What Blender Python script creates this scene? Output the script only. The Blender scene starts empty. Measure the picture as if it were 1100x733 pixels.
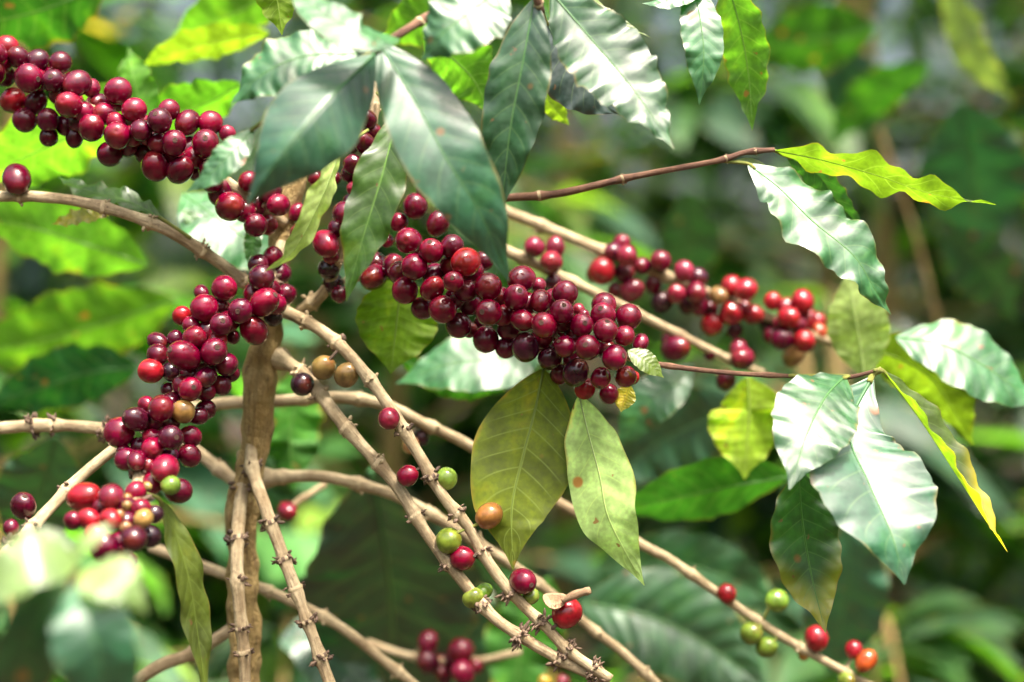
import bpy, math, random
import numpy as np
from mathutils import Vector, noise
R = math.radians
rnd = random.Random(7)
scene = bpy.context.scene
COL = scene.collection

# ------------------------------------------------------------------ frame
D = 0.90                 # distance from the lens to the sharp plane (m)
S = 0.0005               # metres per photo pixel at that distance
CZ = 1.20                # camera height
def P(px, py, d=0.0):
    """photo point at d metres behind the sharp plane -> world"""
    k = S * (D + d) / D
    return Vector(((px - 550) * k, d, CZ - (py - 366.5) * k))
CAM = Vector((0, -D, CZ))

# ------------------------------------------------------------------ objects
def empty(name, loc, label=None, cat=None, group=None):
    o = bpy.data.objects.new(name, None)
    o.empty_display_size = 0.01
    o.location = loc
    COL.objects.link(o)
    tag(o, label, cat, group)
    return o
def tag(o, label=None, cat=None, group=None, kind=None):
    if label: o['label'] = label
    if cat: o['category'] = cat
    if group: o['group'] = group
    if kind: o['kind'] = kind
    return o
def wloc(o):
    v = Vector(o.location)
    while o.parent:
        o = o.parent
        v = v + Vector(o.location)
    return v
def mesh_obj(name, verts, faces, mat, parent=None, origin=None, uvs=None, tint=None, smooth=True):
    me = bpy.data.meshes.new(name)
    org = Vector(origin) if origin is not None else Vector((0, 0, 0))
    me.from_pydata([tuple(Vector(v) - org) for v in verts], [], faces)
    if smooth:
        me.polygons.foreach_set('use_smooth', [True] * len(me.polygons))
    if uvs is not None:
        ul = me.uv_layers.new(name='UVMap')
        idx = np.empty(len(me.loops), dtype=np.int32)
        me.loops.foreach_get('vertex_index', idx)
        ul.data.foreach_set('uv', np.asarray(uvs, dtype=np.float32)[idx].ravel())
    if tint is not None:
        at = me.color_attributes.new('tint', 'FLOAT_COLOR', 'POINT')
        at.data.foreach_set('color', np.asarray(tint, dtype=np.float32).ravel())
    for m in (mat if isinstance(mat, (list, tuple)) else [mat]):
        me.materials.append(m)
    me.update()
    o = bpy.data.objects.new(name, me)
    COL.objects.link(o)
    if parent is not None:
        o.parent = parent
        o.location = org - wloc(parent)
    else:
        o.location = org
    return o

# ------------------------------------------------------------------ curves
def catmull(pts, n):
    pts = [Vector(p) for p in pts]
    if len(pts) == 2:
        return [pts[0].lerp(pts[1], i / n) for i in range(n + 1)]
    seg = [(pts[i + 1] - pts[i]).length for i in range(len(pts) - 1)]
    tot = sum(seg)
    cum = [0]
    for s in seg: cum.append(cum[-1] + s)
    ext = [pts[0] * 2 - pts[1]] + pts + [pts[-1] * 2 - pts[-2]]
    out = []
    k = 0
    for i in range(n + 1):
        s = tot * i / n
        while k < len(seg) - 1 and s > cum[k + 1]: k += 1
        u = (s - cum[k]) / max(seg[k], 1e-9)
        p0, p1, p2, p3 = ext[k], ext[k + 1], ext[k + 2], ext[k + 3]
        out.append(0.5 * ((2 * p1) + (p2 - p0) * u + (2 * p0 - 5 * p1 + 4 * p2 - p3) * u * u + (3 * p1 - p0 - 3 * p2 + p3) * u ** 3))
    return out
def frames(c):
    T = []
    for i in range(len(c)):
        a = c[max(i - 1, 0)]; b = c[min(i + 1, len(c) - 1)]
        t = (b - a)
        T.append(t.normalized() if t.length > 1e-9 else Vector((0, 0, 1)))
    up = Vector((0, -1, 0)) if abs(T[0].y) < .9 else Vector((1, 0, 0))
    N = (up - T[0] * up.dot(T[0])).normalized()
    Ns = []
    for t in T:
        N = (N - t * N.dot(t)).normalized()
        Ns.append(N)
    return T, Ns
def tube(c, rad, seg=10, rough=0.0, seed=0.0, fr=60.0):
    """verts, faces, uv of a closed tapered tube along c"""
    T, Ns = frames(c)
    V, F, U = [], [], []
    L = 0
    for i, p in enumerate(c):
        if i: L += (p - c[i - 1]).length
        b = T[i].cross(Ns[i])
        r = rad[i] if not callable(rad) else rad(i / (len(c) - 1))
        for j in range(seg):
            a = 2 * math.pi * j / seg
            rr = r
            if rough:
                q = p + (Ns[i] * math.cos(a) + b * math.sin(a)) * r
                rr = r * (1 + rough * noise.noise(q * fr + Vector((seed, 0, 0))))
            V.append(p + (Ns[i] * math.cos(a) + b * math.sin(a)) * rr)
            U.append((L, j / seg))
    n = len(c)
    for i in range(n - 1):
        for j in range(seg):
            j2 = (j + 1) % seg
            F.append((i * seg + j, i * seg + j2, (i + 1) * seg + j2, (i + 1) * seg + j))
    F.append(tuple(range(seg))[::-1])
    F.append(tuple((n - 1) * seg + j for j in range(seg)))
    return V, F, U

# ------------------------------------------------------------------ materials
def new_mat(name):
    m = bpy.data.materials.new(name)
    m.use_nodes = True
    nt = m.node_tree
    nt.nodes.clear()
    return m, nt
class NB:
    """small node-building helper"""
    def __init__(s, nt): s.nt = nt
    def n(s, t, **kw):
        nd = s.nt.nodes.new(t)
        for k, v in kw.items():
            if k == 'ins':
                for a, b in v.items():
                    if hasattr(b, 'is_output') or isinstance(b, bpy.types.NodeSocket): s.nt.links.new(b, nd.inputs[a])
                    else: nd.inputs[a].default_value = b
            else: setattr(nd, k, v)
        return nd
    def math(s, op, a, b=0.0, c=None, clamp=False):
        nd = s.nt.nodes.new('ShaderNodeMath'); nd.operation = op; nd.use_clamp = clamp
        for i, x in enumerate((a, b, c)):
            if x is None: continue
            if isinstance(x, bpy.types.NodeSocket): s.nt.links.new(x, nd.inputs[i])
            else: nd.inputs[i].default_value = x
        return nd.outputs[0]
    def mix(s, f, a, b, mode='MIX'):
        nd = s.nt.nodes.new('ShaderNodeMix'); nd.data_type = 'RGBA'; nd.blend_type = mode
        for i, x in ((0, f), (6, a), (7, b)):
            if isinstance(x, bpy.types.NodeSocket): s.nt.links.new(x, nd.inputs[i])
            else:
                nd.inputs[i].default_value = x if i == 0 else (*x[:3], 1)
        return nd.outputs[2]
    def ramp(s, f, lo, hi, a=0.0, b=1.0):
        nd = s.nt.nodes.new('ShaderNodeMapRange'); nd.interpolation_type = 'SMOOTHSTEP'
        s.nt.links.new(f, nd.inputs[0])
        for i, x in enumerate((lo, hi, a, b)): nd.inputs[i + 1].default_value = x
        return nd.outputs[0]

def leaf_material(name, attr=False, fine=True):
    m, nt = new_mat(name); b = NB(nt)
    out = b.n('ShaderNodeOutputMaterial')
    if attr:
        a = b.n('ShaderNodeAttribute', attribute_name='tint'); colr, alpha = a.outputs['Color'], a.outputs['Alpha']
        rnd_ = alpha
    else:
        a = b.n('ShaderNodeObjectInfo'); colr, alpha = a.outputs['Color'], a.outputs['Alpha']
        rnd_ = a.outputs['Random']
    uv = b.n('ShaderNodeUVMap', uv_map='UVMap')
    sp = b.n('ShaderNodeSeparateXYZ', ins={0: uv.outputs[0]})
    t = sp.outputs[0]
    s = b.math('ABSOLUTE', b.math('MULTIPLY_ADD', sp.outputs[1], 2.0, -1.0))
    geo = b.n('ShaderNodeNewGeometry')
    back = geo.outputs['Backfacing']
    # lateral veins sweep forward from the midrib
    ph = b.math('MULTIPLY', b.math('SUBTRACT', t, b.math('MULTIPLY_ADD', b.math('MULTIPLY', s, s), 0.05, b.math('MULTIPLY', s, 0.10))), 10.0)
    dist = b.math('PINGPONG', ph, 0.5)
    vein = b.ramp(dist, 0.0, 0.075, 1.0, 0.0)
    vein = b.math('MULTIPLY', vein, b.ramp(s, 0.55, 0.95, 1.0, 0.1))
    mid = b.ramp(s, 0.0, 0.045, 1.0, 0.0)
    vm = b.math('MAXIMUM', b.math('MULTIPLY', vein, 0.38), mid)
    tc = b.n('ShaderNodeTexCoord')
    no = b.n('ShaderNodeTexNoise', ins={'Vector': tc.outputs['Object'], 'Scale': 45.0, 'Detail': 4.0})
    no2 = b.n('ShaderNodeTexNoise', ins={'Vector': tc.outputs['Object'], 'Scale': 380.0, 'Detail': 3.0})
    # blotchy leaf colour
    v1 = b.ramp(no.outputs[0], 0.32, 0.7, 0.62, 1.35)
    c1 = b.mix(1.0, colr, b.n('ShaderNodeCombineXYZ', ins={0: v1, 1: v1, 2: v1}).outputs[0], 'MULTIPLY')
    v2 = b.ramp(no2.outputs[0], 0.3, 0.7, 0.86, 1.12)
    c1 = b.mix(1.0, c1, b.n('ShaderNodeCombineXYZ', ins={0: v2, 1: v2, 2: v2}).outputs[0], 'MULTIPLY')
    yel = b.mix(1.0, c1, (1.9, 1.25, 0.55), 'MULTIPLY')
    c1 = b.mix(b.ramp(no.outputs[0], 0.58, 0.72, 0.0, 0.55), c1, yel)
    if not attr:                                # leaves going yellow from the tip
        ya = b.n('ShaderNodeAttribute', attribute_type='OBJECT', attribute_name='yellowing')
        ym = b.math('MULTIPLY', ya.outputs['Fac'], b.ramp(b.math('ADD', t, b.math('MULTIPLY_ADD', s, .25, -.12)), .52, .86))
        c1 = b.mix(ym, c1, (0.50, 0.40, 0.012))
    vc = b.mix(0.6, b.mix(1.0, colr, (2.0, 1.7, 1.4), 'MULTIPLY'), (0.16, 0.24, 0.08))
    c2 = b.mix(vm, c1, vc)
    # rust spots
    vo = b.n('ShaderNodeTexVoronoi', ins={'Vector': tc.outputs['Object'], 'Scale': 62.0})
    vo2 = b.n('ShaderNodeSeparateColor', ins={0: vo.outputs['Color']})
    sel = b.math('GREATER_THAN', vo2.outputs[0], 0.91)
    spot = b.math('MULTIPLY', sel, b.ramp(vo.outputs['Distance'], 0.13, 0.24, 0.9, 0.0))
    c2 = b.mix(spot, c2, (0.22, 0.085, 0.02))
    # browned, yellowing margin and tip
    edge = b.math('MULTIPLY', b.ramp(b.math('ADD', b.math('MAXIMUM', s, b.math('MULTIPLY_ADD', t, 2.2, -1.22)), b.math('MULTIPLY', no.outputs[0], .5)), 1.17, 1.34), .75)
    c2 = b.mix(edge, c2, (0.20, 0.13, 0.02))
    holes = b.n('ShaderNodeTexNoise', ins={'Vector': tc.outputs['Object'], 'Scale': 130.0, 'Detail': 2.0})
    c2 = b.mix(b.ramp(holes.outputs[0], 0.70, 0.74, 0.0, 0.85), c2, (0.15, 0.07, 0.025))
    # paler, matt underside
    under = b.mix(0.45, c2, b.mix(1.0, c2, (2.2, 2.1, 1.7), 'MULTIPLY'))
    cc = b.mix(back, c2, under)
    # bulges between the veins
    hh = b.math('SUBTRACT', b.math('MULTIPLY', b.ramp(dist, 0.0, 0.5, 0.0, 1.0), 1.0), b.math('MULTIPLY', mid, 0.9))
    hh = b.math('ADD', hh, b.math('MULTIPLY', no2.outputs[0], 0.35))
    hh = b.math('ADD', hh, b.math('MULTIPLY', no.outputs[0], .5))
    bump = b.n('ShaderNodeBump', ins={'Height': hh, 'Strength': 0.22, 'Distance': 0.0008})
    ro = b.math('ADD', b.math('MULTIPLY', back, 0.22), b.ramp(no2.outputs[0], 0.3, 0.7, 0.42, 0.54))
    pb = b.n('ShaderNodeBsdfPrincipled', ins={'Base Color': cc, 'Roughness': ro, 'Normal': bump.outputs[0], 'IOR': 1.58})
    nt.links.new(b.math('MULTIPLY_ADD', back, -.2 if attr else -.6, .45 if attr else .9), pb.inputs['Specular IOR Level'])
    nt.links.new(b.math('MULTIPLY_ADD', back, -0.18, 0.2), pb.inputs['Coat Weight'])
    pb.inputs['Coat Roughness'].default_value = 0.22
    tcx = b.mix(1.0, cc, (2.1, 2.4, 1.0), 'MULTIPLY')
    tr = b.n('ShaderNodeBsdfTranslucent', ins={'Color': tcx})
    ms = b.n('ShaderNodeMixShader', ins={0: alpha, 1: pb.outputs[0], 2: tr.outputs[0]})
    nt.links.new(ms.outputs[0], out.inputs[0])
    return m
M_LEAF = leaf_material('leaf_surface')
M_MASS = leaf_material('bush_leaf_surface', attr=True)

def berry_material():
    m, nt = new_mat('berry_skin'); b = NB(nt)
    out = b.n('ShaderNodeOutputMaterial')
    oi = b.n('ShaderNodeObjectInfo')
    tc = b.n('ShaderNodeTexCoord')
    off = b.n('ShaderNodeVectorMath', operation='ADD', ins={0: tc.outputs['Object']})
    rv = b.math('MULTIPLY', oi.outputs['Random'], 40.0)
    nt.links.new(b.n('ShaderNodeCombineXYZ', ins={0: rv, 1: rv, 2: rv}).outputs[0], off.inputs[1])
    n1 = b.n('ShaderNodeTexNoise', ins={'Vector': off.outputs[0], 'Scale': 1.1, 'Detail': 3.0})
    n2 = b.n('ShaderNodeTexNoise', ins={'Vector': off.outputs[0], 'Scale': 9.0, 'Detail': 4.0})
    v1 = b.ramp(n1.outputs[0], 0.3, 0.72, 0.6, 1.4)
    c = b.mix(1.0, oi.outputs['Color'], b.n('ShaderNodeCombineXYZ', ins={0: v1, 1: v1, 2: v1}).outputs[0], 'MULTIPLY')
    sx = b.n('ShaderNodeSeparateXYZ', ins={0: tc.outputs['Object']})
    c = b.mix(b.math('MULTIPLY', b.ramp(b.math('ADD', sx.outputs[2], b.math('MULTIPLY', n1.outputs[0], .9)), -.75, -.15, .3, 0.0), oi.outputs['Random']), c, (0.30, 0.05, 0.012))
    # dull bloom patches and specks
    c = b.mix(b.ramp(n2.outputs[0], 0.58, 0.85, 0.0, 0.08), c, (0.22, 0.05, 0.07))
    vo = b.n('ShaderNodeTexVoronoi', ins={'Vector': off.outputs[0], 'Scale': 5.0})
    c = b.mix(b.ramp(vo.outputs['Distance'], 0.02, 0.05, 0.16, 0.0), c, (0.4, 0.25, 0.18))
    ro = b.ramp(n2.outputs[0], 0.3, 0.7, 0.13, 0.25)
    bump = b.n('ShaderNodeBump', ins={'Height': n2.outputs[0], 'Strength': 0.07, 'Distance': 0.0008})
    pb = b.n('ShaderNodeBsdfPrincipled', ins={'Base Color': c, 'Roughness': ro, 'Normal': bump.outputs[0], 'IOR': 1.45})
    pb.inputs['Specular IOR Level'].default_value = 0.5
    pb.inputs['Coat Weight'].default_value = 0.25
    pb.inputs['Coat Roughness'].default_value = 0.06
    pb.inputs['Subsurface Weight'].default_value = 0.12
    pb.inputs['Subsurface Radius'].default_value = (1.0, 0.15, 0.1)
    pb.inputs['Subsurface Scale'].default_value = 0.002
    nt.links.new(pb.outputs[0], out.inputs[0])
    return m
M_BERRY = berry_material()

def wood_material(name, c_lo, c_hi, c_dark, stretch=(6, 0.7), bump_d=0.0012):
    m, nt = new_mat(name); b = NB(nt)
    out = b.n('ShaderNodeOutputMaterial')
    uv = b.n('ShaderNodeUVMap', uv_map='UVMap')
    mp = b.n('ShaderNodeMapping', ins={'Vector': uv.outputs[0], 'Scale': (40.0, 9.0, 1.0)})
    tc = b.n('ShaderNodeTexCoord')
    n0 = b.n('ShaderNodeTexNoise', ins={'Vector': tc.outputs['Object'], 'Scale': 60.0, 'Detail': 5.0, 'Roughness': 0.65})
    n1 = b.n('ShaderNodeTexNoise', ins={'Vector': mp.outputs[0], 'Scale': 2.0, 'Detail': 6.0, 'Roughness': 0.7})
    n2 = b.n('ShaderNodeTexNoise', ins={'Vector': tc.outputs['Object'], 'Scale': 420.0, 'Detail': 3.0})
    c = b.mix(b.ramp(n0.outputs[0], 0.3, 0.7), c_lo, c_hi)
    c = b.mix(b.ramp(n1.outputs[0], 0.46, 0.68, 0.0, 0.85), c, c_dark)
    c = b.mix(b.ramp(n2.outputs[0], 0.6, 0.75, 0.0, 0.5), c, c_dark)
    n3 = b.n('ShaderNodeTexNoise', ins={'Vector': tc.outputs['Object'], 'Scale': 150.0, 'Detail': 5.0, 'Roughness': 0.7})
    c = b.mix(b.ramp(n3.outputs[0], 0.55, 0.68, 0.0, 0.55), c, [x * .74 for x in c_lo])
    c = b.mix(b.ramp(n3.outputs[0], 0.30, 0.40, 0.45, 0.0), c, [min(1, x * 1.15 + .03) for x in c_hi])
    h = b.math('ADD', b.math('MULTIPLY', n1.outputs[0], 1.4), b.math('ADD', b.math('MULTIPLY', n2.outputs[0], 0.6), b.math('MULTIPLY', n3.outputs[0], 1.2)))
    bump = b.n('ShaderNodeBump', ins={'Height': h, 'Strength': 0.7, 'Distance': bump_d})
    pb = b.n('ShaderNodeBsdfPrincipled', ins={'Base Color': c, 'Roughness': 0.72, 'Normal': bump.outputs[0]})
    pb.inputs['Specular IOR Level'].default_value = 0.35
    nt.links.new(pb.outputs[0], out.inputs[0])
    return m
M_BARK = wood_material('pale_twig_bark', (0.30, 0.215, 0.115), (0.55, 0.44, 0.27), (0.12, 0.075, 0.042))
M_TRUNK = wood_material('trunk_bark', (0.34, 0.22, 0.075), (0.50, 0.36, 0.15), (0.15, 0.09, 0.035), bump_d=0.007)
M_TWIG = wood_material('young_twig_bark', (0.13, 0.06, 0.04), (0.25, 0.13, 0.075), (0.04, 0.02, 0.018))
M_GREEN = wood_material('green_stem', (0.16, 0.22, 0.04), (0.30, 0.30, 0.06), (0.14, 0.10, 0.04))
M_NODE = wood_material('dry_bracts', (0.075, 0.045, 0.032), (0.20, 0.135, 0.09), (0.026, 0.015, 0.011))
M_SCAR = wood_material('calyx_scar', (0.05, 0.02, 0.016), (0.17, 0.09, 0.06), (0.012, 0.005, 0.005))
M_HUSK = wood_material('dry_husk', (0.26, 0.16, 0.085), (0.44, 0.29, 0.17), (0.10, 0.05, 0.03))

def soil_material():
    m, nt = new_mat('soil'); b = NB(nt)
    out = b.n('ShaderNodeOutputMaterial')
    tc = b.n('ShaderNodeTexCoord')
    n0 = b.n('ShaderNodeTexNoise', ins={'Vector': tc.outputs['Object'], 'Scale': 2.2, 'Detail': 8.0, 'Roughness': 0.65})
    n1 = b.n('ShaderNodeTexNoise', ins={'Vector': tc.outputs['Object'], 'Scale': 25.0, 'Detail': 6.0, 'Roughness': 0.7})
    c = b.mix(b.ramp(n0.outputs[0], 0.35, 0.65), (0.04, 0.024, 0.013), (0.09, 0.052, 0.03))
    c = b.mix(b.ramp(n1.outputs[0], 0.5, 0.7, 0, .7), c, (0.11, 0.07, 0.035))
    bump = b.n('ShaderNodeBump', ins={'Height': n1.outputs[0], 'Strength': 0.8, 'Distance': 0.05})
    pb = b.n('ShaderNodeBsdfPrincipled', ins={'Base Color': c, 'Roughness': 0.95, 'Normal': bump.outputs[0]})
    nt.links.new(pb.outputs[0], out.inputs[0])
    return m
M_SOIL = soil_material()

# ------------------------------------------------------------------ leaves
SUN_EL, SUN_AZ = 68.0, 152.0      # azimuth from +Y (away from the camera) towards +X
SUN_DIR = Vector((math.sin(R(SUN_AZ)) * math.cos(R(SUN_EL)), math.cos(R(SUN_AZ)) * math.cos(R(SUN_EL)), math.sin(R(SUN_EL))))
HALF = (SUN_DIR + Vector((0, -1, 0))).normalized()
def sm(a, b, x):
    x = min(max((x - a) / (b - a), 0), 1)
    return x * x * (3 - 2 * x)
def prof(t, e=.86):
    p = math.sin(math.pi * min(max(t, 0), 1) ** e) ** 0.92 if 0 < t < 1 else 0.0
    return p * (1 - 0.38 * sm(.76, .97, t))
GREENS = {
    'dark': (0.010, 0.062, 0.014, .16), 'teal': (0.008, 0.066, 0.024, .12), 'mid': (0.028, 0.115, 0.012, .30),
    'bright': (0.056, 0.145, 0.014, .48), 'lime': (0.105, 0.168, 0.013, .49), 'olive': (0.070, 0.098, 0.005, .28),
    'pale': (0.14, 0.20, 0.07, .30), 'yellow': (0.30, 0.24, 0.015, .45), 'grey': (0.020, 0.10, 0.026, .18), 'navy': (0.012, 0.035, 0.030, .06),
}
NSEG, MSEG = 44, 9
def leaf_mesh(c, W, up, side, fold, wave, wfreq, curl, quilt, seed, glare=None, shape=.86):
    r = random.Random(seed)
    p1, p2, p3 = (r.uniform(0, 6.28) for _ in range(3))
    V, U, F = [], [], []
    n = len(c) - 1
    T, _ = frames(c)
    for i, p in enumerate(c):
        t = i / n
        tocam = (CAM - p).normalized()
        N0 = (tocam - T[i] * tocam.dot(T[i])).normalized()
        S0 = T[i].cross(N0)
        # 'up' tips the upper face skyward, 'side' tips it along S0
        ang = up[0] + (up[1] - up[0]) * t
        sg = 1 if S0.z > 0 else -1
        a = R(ang) * sg + R(side)
        if glare is not None:                 # blade turned to face half way between the sun and the lens
            g = glare[0] + (glare[1] - glare[0]) * t
            a = a * (1 - g) + g * math.atan2(HALF.dot(S0), HALF.dot(N0)) + R(glare[2])
        N = N0 * math.cos(a) + S0 * math.sin(a)
        B = T[i].cross(N)
        w = max(W * prof(t, shape), W * 0.012)
        for j in range(-MSEG, MSEG + 1):
            s = j / MSEG
            f = R(fold[0] if j < 0 else fold[1])
            x = s * w * math.cos(f)
            h = abs(s) * w * math.sin(f) - curl * w * s * s
            k = 1 if s >= 0 else -1
            ph = (p1 if k > 0 else p2)
            env = sm(0.03, .2, t) * sm(0, .15, 1 - t)
            h += env * wave * W * abs(s) ** 1.6 * (math.sin(6.283 * wfreq * t + ph) + 0.45 * math.sin(6.283 * wfreq * 2.3 * t + p3 + k))
            x *= 1 + env * wave * 0.35 * math.sin(6.283 * wfreq * 1.7 * t + ph + 1.3) * abs(s)
            vp = 10 * (t - 0.10 * abs(s) - 0.05 * s * s)
            h += .2 * quilt * W * math.sin(math.pi * (vp % 1.0)) * (abs(s) * (1 - abs(s)) * 4) * .5 * env
            V.append(p + B * x + N * h)
            U.append((t, 0.5 + 0.5 * s))
    k = 2 * MSEG + 1
    for i in range(n):
        for j in range(k - 1):
            F.append((i * k + j, i * k + j + 1, (i + 1) * k + j + 1, (i + 1) * k + j))
    return V, F, U
LEAF_N = [0]
def leaf(parent, pts, w, kind='mid', up=20, side=0, fold=12, wave=.10, wfreq=4.5, curl=.12, quilt=.06, label=None,
         cat=None, group=None, petiole=None, stem_mat=None, rib=True, tint=1.0, trans=None, glare=None, shape=.86, yellowing=0.0):
    LEAF_N[0] += 1
    seed = LEAF_N[0] * 17
    pts3 = [P(*q) for q in pts]
    c = catmull(pts3, NSEG)
    dm = sum(q[2] for q in pts) / len(pts)
    W = w * S * (D + dm) / D
    up = up if isinstance(up, tuple) else (up, up)
    fold = fold if isinstance(fold, tuple) else (fold, fold)
    V, F, U = leaf_mesh(c, W, up, side, fold, wave, wfreq, curl, quilt, seed, glare, shape)
    # orientation: the upper face is the +N side
    name = 'leaf' if parent is not None else 'coffee_leaf'
    o = mesh_obj(name, V, F, M_LEAF, parent, c[0], U)
    col = GREENS[kind]
    r = random.Random(seed)
    k = tint * r.uniform(.9, 1.12)
    o.color = (col[0] * k * r.uniform(.93, 1.07), col[1] * k, col[2] * k * r.uniform(.9, 1.1), col[3] if trans is None else trans)
    if yellowing: o['yellowing'] = float(yellowing)
    if label: o['label'] = label
    if cat: o['category'] = cat
    if group: o['group'] = group
    if rib:
        m = MSEG; kk = 2 * MSEG + 1
        nn = int(NSEG * .94)
        line = [V[i * kk + m] for i in range(0, nn + 1)]
        rr = [max(W * .030 * (1 - .85 * i / nn), 0.00012) for i in range(nn + 1)]
        v, f, u = tube(line, rr, 6)
        mo = mesh_obj('midrib', v, f, M_LEAF if False else M_RIB, o, c[0], u)
        mo.color = (col[0] * 1.5 + .035, col[1] * 1.4 + .06, col[2] * 1.2 + .02, 0.1)
    if petiole:
        q = catmull([P(*x) for x in petiole] + [c[0], c[2]], 10)
        v, f, u = tube(q, [max(W * .05, .0010)] * 11, 8)
        mesh_obj('petiole', v, f, M_GREEN, o, c[0], u)
    return o
def rib_material():
    m, nt = new_mat('midrib'); b = NB(nt)
    out = b.n('ShaderNodeOutputMaterial'); oi = b.n('ShaderNodeObjectInfo')
    pb = b.n('ShaderNodeBsdfPrincipled', ins={'Base Color': oi.outputs['Color'], 'Roughness': 0.5})
    nt.links.new(pb.outputs[0], out.inputs[0])
    return m
M_RIB = rib_material()

# ------------------------------------------------------------------ branches
def branch(pts, r0, r1, label, cat='branch', nodes=None, mat=None, name='coffee_branch', node_every=48, spiky=0.0,
           rough=.10, group='branches of the coffee bush', segs=None, knob=.30, scab=True, flare=0.0):
    """a thing: Empty at the first point > stem, node collars"""
    p3 = [P(*q) for q in pts]
    root = empty(name, p3[0], label, cat, group)
    px_len = sum(math.dist(pts[i][:2], pts[i + 1][:2]) for i in range(len(pts) - 1))
    n = segs or max(24, int(px_len / 5))
    c = catmull(p3, n)
    rs = random.Random(len(label) * 13 + int(pts[0][0]))
    # node positions as fractions
    if nodes is None:
        k = max(1, int(px_len / node_every))
        nodes = [(i + .5 + rs.uniform(-.18, .18)) / k for i in range(k)]
    cl = [0]
    for i in range(n): cl.append(cl[-1] + (c[i + 1] - c[i]).length)
    rad = []
    for i in range(n + 1):
        t = cl[i] / cl[-1]
        r = (r0 + (r1 - r0) * t) * S
        r *= 1 + flare * math.exp(-(t * px_len / 14) ** 2)
        for q in nodes:
            dpx = abs(t - q) * px_len
            r *= 1 + knob * math.exp(-(dpx / 6.5) ** 2)
        rad.append(r)
    v, f, u = tube(c, rad, 12, rough, rs.uniform(0, 50), 90)
    st = mesh_obj('stem', v, f, mat or M_BARK, root, p3[0], u)
    if scab:
        for q in nodes:
            i = min(range(n + 1), key=lambda i: abs(cl[i] / cl[-1] - q))
            sp_ = (spiky if not callable(spiky) else spiky(q)) * rs.uniform(.35, 1.3)
            node_collar(root, c, i, rad[i], min(sp_, 1.1), rs)
    root['_pts'] = 0
    del root['_pts']
    return root, c, rad
def node_collar(root, c, i, r, spiky, rs):
    """dry stipules and bract remains round a node, one mesh"""
    T, Ns = frames(c)
    t, a = T[i], Ns[i]; b = t.cross(a); p = c[i]
    V, F = [], []
    def add(v, f):
        k = len(V); V.extend(v); F.extend([tuple(x + k for x in q) for q in f])
    # thin collar ring
    ring = []
    seg = 14
    for kx, (du, rr) in enumerate(((-.3, .98), (-.12, 1.03 + .05 * spiky), (.1, 1.04 + .06 * spiky), (.3, .98))):
        for j in range(seg):
            an = 6.283 * j / seg
            k = rr * (1 + .05 * rs.uniform(-1, 1))
            ring.append(p + t * ((du + .12 * math.sin(an * 2 + 1)) * r) + (a * math.cos(an) + b * math.sin(an)) * r * k)
    add(ring, [(k * seg + j, k * seg + (j + 1) % seg, (k + 1) * seg + (j + 1) % seg, (k + 1) * seg + j) for k in range(3) for j in range(seg)])
    nring = len(F)
    for q in range(int(3 + 36 * spiky)):
        an = rs.uniform(0, 6.283)
        if spiky: an = (0 if q % 2 else math.pi) + rs.gauss(0, .75) + 1.57
        d = (a * math.cos(an) + b * math.sin(an))
        L = r * rs.uniform(.3, .75) * (1 + 1.4 * spiky * rs.random())
        base = p + t * rs.uniform(-.6, .6) * r + d * r * .95
        dirv = (d + t * rs.uniform(-.8, .8) + Vector((rs.uniform(-.5, .5), rs.uniform(-.5, .5), rs.uniform(-.5, .5)))).normalized()
        w = r * rs.uniform(.14, .36)
        s1 = dirv.cross(t).normalized(); s2 = dirv.cross(s1)
        vv = []
        for (h, k) in ((0, 1), (.55, 1.15), (1, .35)):
            for j in range(5):
                g = 6.283 * j / 5
                vv.append(base + dirv * L * h + (s1 * math.cos(g) + s2 * math.sin(g) * .7) * w * k * rs.uniform(.8, 1.2))
        ff = [(k * 5 + j, k * 5 + (j + 1) % 5, (k + 1) * 5 + (j + 1) % 5, (k + 1) * 5 + j) for k in range(2) for j in range(5)] + [(10, 11, 12, 13, 14)]
        add(vv, ff)
    o = mesh_obj('node', V, F, [M_BARK, M_NODE], root, p, [(v.x, v.z) for v in V])
    if spiky > .12:
        for k_ in range(nring, len(F)): o.data.polygons[k_].material_index = 1
        for k_ in range(nring):
            if spiky > .3 and (k_ * 7 + nring) % 14 < 7: o.data.polygons[k_].material_index = 1

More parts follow.
